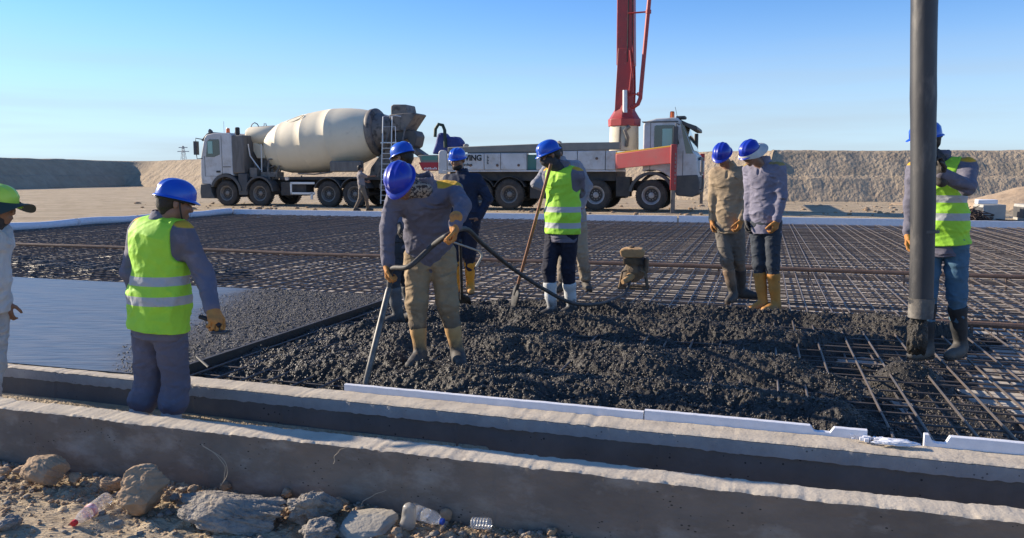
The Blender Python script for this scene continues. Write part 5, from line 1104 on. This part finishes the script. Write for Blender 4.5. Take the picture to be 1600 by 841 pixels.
# power unit
o = thing('vibrator_motor', 'brown mud caked motor unit standing on the rebar with the hose attached', 'motor', tuple(mu0)+(), R(-12)); o.location = (mu0[0], mu0[1], -.045); o.scale = (1.1, 1.1, 1.1)
b = MB()
for y in (-.1, .1): b.tube([(-.16, y, .01), (-.13, y, .20), (-.08, y, .22)], .014, 8).tube([(.16, y, .01), (.13, y, .2), (.08, y, .22)], .014, 8).tube([(-.18, y, .01), (.18, y, .01)], .015, 8)
b.build('stand', M_mach, o, angle=60)
sdf_obj('engine', [(CC(N([-.04, 0, .20]), N([.05, 0, .20]), .085, .09), .03), (CC(N([0, 0, .20]), N([0, 0, .33]), .09, .085), .03), (CC(N([-.08, -.02, .12]), N([.02, -.02, .13]), .06, .055), .02), (CC(N([.08, .0, .24]), N([.12, .02, .31]), .055, .05), .02)], .009, M_mach, o, N([0, 0, 0]), warp=cloth(.012, 3))
MB().box(-.115, .10, -.10, .10, .29, .36).build('cylinder_block', M_mach, o, bevel=.015)
fn_ = MB()
for k in range(6): fn_.box(-.125, .11, -.11, .11, .292+k*.012, .297+k*.012)
fn_.build('cooling_fins', M_mach, o)
MB().prism([(-.15, .385), (-.165, .45), (-.11, .475), (.10, .47), (.125, .44), (.12, .385), (.08, .365), (-.12, .365)], -.11, .12).build('fuel_tank', M_machtop, o, bevel=.018, seg=3)
MB().lathe([(0, .03), (.02, .03), (.025, .02)], (-.03, 0, .472), (0, 0, 1), 14).build('fuel_cap', M_mach, o)
MB().tube([(-.02, -.05, .16), (-.05, -.09, .13), (-.09, -.13, .10), (-.12, -.16, .09)], [.05, .045, .035, .028], 12).build('coupling', M_machtop, o)
MB().box(.12, .17, -.07, .07, .18, .36).build('muffler', M_mach, o, bevel=.02)
# shovel of the vest worker
def shovel(label, top, bot, ax, m):
    o = thing('shovel', label, 'shovel', tuple(bot)); d = nrm(top-bot); L_ = np.linalg.norm(top-bot); s = nrm(np.cross(d, nrm(ax)))
    MB().tube([d*.22+0*d, d*L_*.6, d*L_], .017, 10).build('handle', m, o)
    bl = MB(); f = nrm(np.cross(s, d)); rows = [(.0, .07, 0), (.06, .10, .005), (.2, .105, .01), (.25, .09, .004), (.27, .03, 0)]; vs = []
    for h_, wd, dp in rows:
        for k in range(7): x = -1+k/3; vs.append(d*h_+s*wd*x+f*(.02*x*x-dp))
    fs = [(i*7+k, i*7+k+1, (i+1)*7+k+1, (i+1)*7+k) for i in range(4) for k in range(6)]
    b = mesh('blade', N(vs), fs, M_poker, o); md = b.modifiers.new('solid', 'SOLIDIFY'); md.thickness = .004
    MB().tube([d*.18, d*.33], [.024, .021], 10).build('socket', M_poker, o)
shovel('wooden handled shovel with dark blade dug into the fresh concrete', PD(861, 256, 7.93), PZ(799, 482, -.04), (1, .3, 0), M_wood)
shovel('upright dark shovel planted behind the bending worker, before the navy worker', PD(719, 376, 7.7), PZ(722, 478, -.05), (.2, 1, 0), M_poker)
o = thing('marking_rod', 'thin pale rod with dangling rope sticking out behind the bending worker', 'rod', tuple(PD(706, 378, 6.3)))
q0 = PD(706, 378, 6.3); MB().tube([q0-q0, PD(750, 393, 6.6)-q0], .008, 8).build('rod', M_rope, o)
MB().tube([p-q0 for p in catmull([PD(749, 393, 6.58), PD(753, 400, 6.58), PD(748, 410, 6.58), PD(744, 417, 6.58)], 5)], .010, 8).build('rope_end', M_rope, o)
# hand tool of the trench worker
hA = PA['J']['wrr']+nrm(PA['J']['wrr']-PA['J']['elr'])*.09
o = thing('hand_float', 'small dark steel trowel in the glove of the trench worker', 'trowel', tuple(hA)); q_ = hA
MB().tube([N([-.10, .02, .02]), N([-.03, .01, .0]), N([.03, -.01, -.03])], .014, 10).build('grip', M_strap, o); MB().box(-.02, .07, -.04, .03, -.075, -.062).tube([(.02, 0, -.03), (.02, 0, -.068)], .008, 6).build('blade', M_poker, o, bevel=.003)
p0 = PZ(308, 558, .05); p1 = PZ(326, 574, .015)
o = thing('stick', 'short dark stick leaning on the slab corner beside the trench worker', 'stick', tuple(p0)); MB().tube([p0-p0, p1-p0], .010, 8).build('stick_shaft', M_strap, o)

# ================================================================ rubble and litter before the wall
def gz(px, py, z=-.33): return PZ(px, py, z)
M_rock = mat('tan rock', (.42, .295, .19), (.32, .225, .145), rough=.95, scale=6, detail=9, bump=.7, bscale=30, bdist=.01, c3=(.42, .33, .24), s3=9, t3=(.55, .75), spec=.2)
M_rub = mat('grey concrete rubble', (.34, .305, .26), (.22, .20, .175), rough=.95, scale=9, detail=9, bump=1., bscale=32, bdist=.03, bdetail=10, c3=(.38, .32, .25), s3=5, t3=(.55, .7), spec=.2)
M_flat = mat('broken mortar slab', (.42, .38, .31), (.33, .30, .25), rough=.95, scale=8, detail=8, bump=.7, bscale=40, bdist=.008, spec=.2)
def put_rock(name, label, px, py, size, m, seed, cat='rock', group=None, sink=.25, rot=(0, 0, 0), amp=.16, z=-.315, sub=6, facets=7):
    p = gz(px, py, z); o = rock(name, size, (p[0], p[1], z+size[2]*(.5-sink)), m, seed, sub=sub, amp=amp, facets=facets); o.rotation_euler = tuple(R(a) for a in rot); return tag(o, label, cat, group)
put_rock('rock', 'largest tan rock leaning at an angle beside the red capped bottle', 222, 792, (.30, .25, .24), M_rock, 3, rot=(8, -28, 20), sink=.12)
put_rock('rock', 'second largest tan rock, flat topped, at the far left by the wall', 74, 752, (.26, .22, .17), M_rock, 8, rot=(0, 5, -10), sink=.12)
put_rock('rubble_slab', 'wide rough grey lump of hardened concrete, largest piece of rubble', 372, 812, (.66, .30, .17), M_rub, 12, 'rubble', rot=(10, 2, -12), amp=.30, facets=9)
put_rock('rubble_lump', 'knobbly grey concrete lump right of the largest rubble piece', 492, 806, (.26, .22, .17), M_rub, 15, 'rubble', rot=(0, 8, 30), amp=.34)
put_rock('rubble_lump', 'low grey rubble chunk at the bottom edge before the knobbly lump', 500, 836, (.22, .18, .09), M_rub, 17, 'rubble', rot=(5, 0, 60), amp=.26)
put_rock('mortar_slab', 'flat tan mortar slab tilted against the knobbly lump, left of the clear bottle', 572, 824, (.32, .26, .07), M_flat, 21, 'rubble', rot=(14, -6, 15), amp=.10, facets=14)
put_rock('rock', 'small brown stone wedged behind the blue capped clear bottle', 697, 810, (.07, .06, .07), M_rock, 25, sub=4)
put_rock('rock', 'rounded tan clod touching the left side of the largest rock', 172, 762, (.13, .10, .09), M_rock, 29, sub=5, amp=.4, facets=12)
for lab, px, py, s_, mm in (('small pinkish brick shard at the left side of the flat topped rock', 32, 742, .07, M_rock), ('pale stone at the very left edge of the picture', 6, 742, .06, M_rock),
    ('middle sized clod just right of the flat topped rock', 118, 752, .075, M_rock), ('grey pebble below the red capped bottle', 182, 826, .05, M_rub), ('stone tucked under the right side of the largest rock', 272, 785, .06, M_rub),
    ('upright tan stone at the wall foot left of the tall double stalk', 303, 772, .06, M_rock), ('brown stone at the root of the tall double stalk', 352, 766, .055, M_rock), ('yellowish stone between the largest rubble piece and the knobbly lump', 448, 778, .06, M_rock),
    ('tan stone right behind the knobbly lump', 534, 792, .07, M_rock), ('flat grey piece at the bottom left corner', 14, 826, .10, M_rub), ('tan stone at the bottom edge below the mortar slab', 620, 838, .05, M_rock), ('last lone tan stone at the wall foot, right of the plastic cup', 862, 838, .05, M_rock)):
    p = gz(px, py, -.325); o = rock('stone', (s_*1.4, s_, s_*.85), (p[0], p[1], -.30), mm, int(px)+100, sub=4, rz=px, amp=.34, facets=11); tag(o, lab, 'stone')
def gravel(n, seed, m, name, smin, smax, label, along=True):
    rs = np.random.RandomState(seed); import bmesh
    bm = bmesh.new(); bmesh.ops.create_icosphere(bm, subdivisions=1, radius=1); P0 = np.array([v.co[:] for v in bm.verts]); F0 = np.array([[v.index for v in f.verts] for f in bm.faces]); bm.free()
    V = []; Fs = []
    for k in range(n):
        u = rs.uniform(-5.2, -.25); v = 3.64-abs(rs.normal())*.22 if (along and rs.rand() < .6) else rs.uniform(2.35, 3.62)
        s = smin+(smax-smin)*rs.rand()**3; P = P0*(1+rs.uniform(-.3, .3, P0.shape))*s*np.array([1, .8, .65]); a = rs.rand()*6.3; c_, s__ = math.cos(a), math.sin(a)
        P = np.stack([P[:, 0]*c_-P[:, 1]*s__, P[:, 0]*s__+P[:, 1]*c_, P[:, 2]], -1)
        z = float(ground_h(np.array([u]), np.array([v]))[0]); x, y, _ = W(u, v); V.append(P+[x, y, z+s*.25]); Fs.append(F0+k*len(P0))
    o = mesh(name, np.concatenate(V), np.concatenate(Fs), m, smooth=False); return tag(o, label, 'gravel', kind='stuff')
gravel(7500, 5, M_rock, 'gravel', .003, .017, 'tan gravel and grit strewn over the dirt before the wall')
gravel(1500, 6, M_rub, 'concrete_crumbs', .004, .026, 'grey crumbs of broken concrete strewn along the wall foot')
# bottles
M_clear = mat('clear thin plastic', (.92, .92, .92), rough=.12, trans=.55, alpha=.42, spec=.9)
M_cloudy = mat('cloudy plastic', (.50, .47, .41), (.40, .37, .32), rough=.35, trans=.3, alpha=.72, scale=14, bump=.4, bscale=40)
M_redcap = mat('red cap', (.62, .02, .03), rough=.4); M_bluecap = mat('blue cap', (.02, .08, .42), rough=.4); M_label = mat('faded pink label', (.72, .30, .30), (.80, .6, .6), rough=.6, scale=30, thr=(.45, .55))
def bottle(label, p, ax, L_=.23, r=.034, cap=M_redcap, lab=True, m=M_clear, crush=0.):
    o = thing('plastic_bottle', label, 'bottle', tuple(p)); ax = nrm(ax)
    pr = [(0, .3), (.004, .8), (.015, .96), (.03, 1), (.16, 1), (.17, .94), (.18, 1), (.40, 1), (.42, .93), (.44, 1), (.62, 1), (.70, .96), (.80, .74), (.88, .48), (.92, .38), (.93, .40)]
    bmesh_ = MB().lathe([(a*L_, b*r) for a, b in pr], (0, 0, 0), ax, 24); ob = bmesh_.build('bottle_body', m, o, angle=60)
    if crush:
        for v in ob.data.vertices: v.co += Vector((math.sin(v.co.x*90), math.sin(v.co.y*80+1), math.sin(v.co.z*95)))*crush
    MB().lathe([(.925*L_, .42*r), (.93*L_, .46*r), (L_, .46*r), (1.005*L_, .40*r)], (0, 0, 0), ax, 18).build('cap', cap, o)
    if lab: MB().lathe([(.46*L_, 1.015*r), (.60*L_, 1.015*r)], (0, 0, 0), ax, 24, cap=False).build('label_band', M_label, o)
    return o
pa, pb = gz(168, 778, -.29), gz(114, 819, -.31); bottle('clear bottle with red cap and pinkish label lying on the dirt', pa, pb-pa, np.linalg.norm(pb-pa))
pa, pb = gz(240, 752, -.25), gz(192, 737, -.22); bottle('white bottle with dark blue cap peeking out behind the largest rock', pa, pb-pa, .17, .033, M_bluecap, False, M_cloudy)
pa, pb = gz(642, 797, -.27), gz(696, 817, -.29); bottle('clear crumpled bottle with blue cap lying against the wall foot', pa, pb-pa, .20, .036, M_bluecap, False, M_clear, .003)
p = gz(640, 822, -.31)
o = sdf_obj('plastic_jug', [(CC(p+N([-.01, 0, .01]), p+N([.0, .01, .085]), .034, .030, N([1, 0, 0]), 1.2), .02)], .006, M_cloudy, None, p, warp=cloth(.008, 5)); o.location = p; tag(o, 'squashed cloudy plastic container standing left of the blue capped bottle', 'container')
p = gz(738, 826, -.32); o = thing('plastic_cup', 'ribbed clear plastic cup lying right of the small brown stone', 'cup', tuple(p))
MB().lathe([(k*.008, .026+.004*(k % 2)) for k in range(13)], (0, 0, .03), (1, -.35, .1), 20).build('cup_wall', M_clear, o, angle=20)
# dead stalks
M_stalk = mat('dry stalk', (.48, .41, .31), (.36, .30, .22), rough=.9)
for lab, P, r_w in (('tall dry double stalk bent left, against the near wall', [(346, 758), (352, 740), (345, 718), (322, 700), (314, 694)], .0035), ('short curved dry stalk on the near wall above the knobbly lump', [(510, 790), (508, 774), (500, 764)], .003),
                 ('thin dry twig leaning right on the wall above the mortar slab', [(560, 796), (570, 782), (588, 772), (604, 766)], .003), ('fine curved stalk high on the near wall', [(521, 725), (524, 712), (532, 703), (545, 698)], .002)):
    pv = [PD(x, y, 3.62/ (CA-( -(x-800)/F)*SA*1.0) if False else (3.60/(CA+SA*(x-800)/F))) for x, y in P]
    o = thing('dry_weed', lab, 'weed', tuple(pv[0])); pts = catmull(pv, 6)
    MB().tube([q-pv[0]+N([.004*math.sin(i*.9), 0, 0]) for i, q in enumerate(pts)], list(np.linspace(r_w, r_w*.4, len(pts))), 6).build('stalk', M_stalk, o)
    if 'double' in lab: MB().tube([q-pv[0]+N([.02*math.sin(i*.14), -.01, 0]) for i, q in enumerate(pts[:-3])], .002, 5).build('stalk', M_stalk, o)
o = thing('dry_weed', 'pale spiky dry weed at the bottom edge near the middle', 'weed', tuple(PZ(938, 841, -.38))); b = MB(); rg = random.Random(8)
for k in range(16): a = rg.uniform(0, 6.3); l = rg.uniform(.04, .085); b.tube([(0, 0, 0), (l*.4*math.cos(a), l*.3*math.sin(a), l*.8), (l*.9*math.cos(a), l*.6*math.sin(a), l*.9+.01)], [.0025, .002, .001], 5)
b.build('stems', M_stalk, o)

# ================================================================ far right: blocks, offcut, brush; far pylon
M_block = mat('pale precast concrete', (.42, .41, .38), (.34, .33, .30), rough=.85, scale=3, bump=.2)
for lab, x0, x1 in (('long pale precast concrete block behind the foam, under the white offcut', 1527, 1586), ('pale precast concrete block cut off by the right edge', 1592, 1660)):
    a = PD(x0, 344, 23.4); b_ = PD(x1, 344, 22.6); o = thing('concrete_block', lab, 'block', ((a[0]+b_[0])/2, 23.1, .10), R(-14)); l = (b_[0]-a[0])/2
    MB().box(-l, l, -.0, .9, -.05, .44).build('block_body', M_block, o, bevel=.02)
    MB().box(-l-.02, -l+.05, .02, .85, .05, .36).build('end_recess', M_plastic, o)
p = PD(1541, 318, 23.6); o = thing('foam_offcut', 'white foam offcut lying on top of the long concrete block', 'foam piece', (p[0], 23.6, .545), R(-20)); MB().box(-.26, .26, -.2, .25, 0, .13).build('offcut_body', M_foam, o, bevel=.02)
p = PD(1516, 340, 23.2); o = thing('brush_heap', 'dark tangled heap of brush beside the concrete blocks', 'brush heap', (p[0], 23.2, .08)); b = MB(); rg = random.Random(9)
for k in range(150):
    x = rg.gauss(0, .33); y = rg.gauss(0, .2); z = max(0, .42-abs(x)*.6-abs(y)*.5)*rg.random(); b.tube([(x, y, z), (x+rg.uniform(-.25, .25), y+rg.uniform(-.2, .2), max(0, z+rg.uniform(-.1, .1))), (x+rg.uniform(-.4, .4), y, max(0, z+rg.uniform(-.2, .15)))], .014, 5)
b.build('tangle', mat('dark twigs', (.08, .055, .045), rough=.9), o)
cl = [rock('tmp', (s_*1.4, s_, s_*.7), (0, 0, 0), None, 300+k, sub=2) for k, s_ in enumerate((.1, .14, .2, .12))]
V = []; Fs = []; rg2 = np.random.RandomState(3); n_ = 0
for k in range(300):
    me_ = cl[k % 4].data; P = np.array([v.co[:] for v in me_.vertices])*rg2.uniform(.3, 1.2); Y = rg2.uniform(25.8, 37); p = PD(rg2.uniform(200, 1620), 300, Y)
    if p[0]*SA+p[1]*CA < 25.5: continue
    V.append(P+[p[0], Y, .10]); Fs.append(np.array([f.vertices[:] for f in me_.polygons])+n_); n_ += len(P)
for o in cl: bpy.data.objects.remove(o)
tag(mesh('earth_clods', np.concatenate(V), np.concatenate(Fs), M_rock, smooth=False), 'small earth clods strewn on the ground beyond the slab', 'clods', kind='stuff')
M_pyl = mat('galvanised lattice', (.30, .32, .34), rough=.6)
p = PD(287, 250, 330.); o = thing('lattice_pylon', 'faint distant lattice pylon above the earth berm, left of the mixer cab', 'pylon', (p[0], 330, 0)); b = MB()
def pw(z): return 1.7-z*.115
for k in range(8):
    z0, z1 = k*1.6, k*1.6+1.6
    for sx_, sy_ in ((-1, -1), (1, -1), (1, 1), (-1, 1)):
        b.tube([(sx_*pw(z0), sy_*pw(z0), z0), (sx_*pw(z1), sy_*pw(z1), z1)], .09, 4); b.tube([(sx_*pw(z0), sy_*pw(z0), z0), (-sx_*pw(z1), sy_*pw(z1), z1)], .05, 4)
b.build('lattice_tower', M_pyl, o)
MB().box(-2.4, 2.4, -.1, .1, 10.4, 10.7).box(-1.8, 1.8, -.1, .1, 12.0, 12.3).build('cross_arm', M_pyl, o)
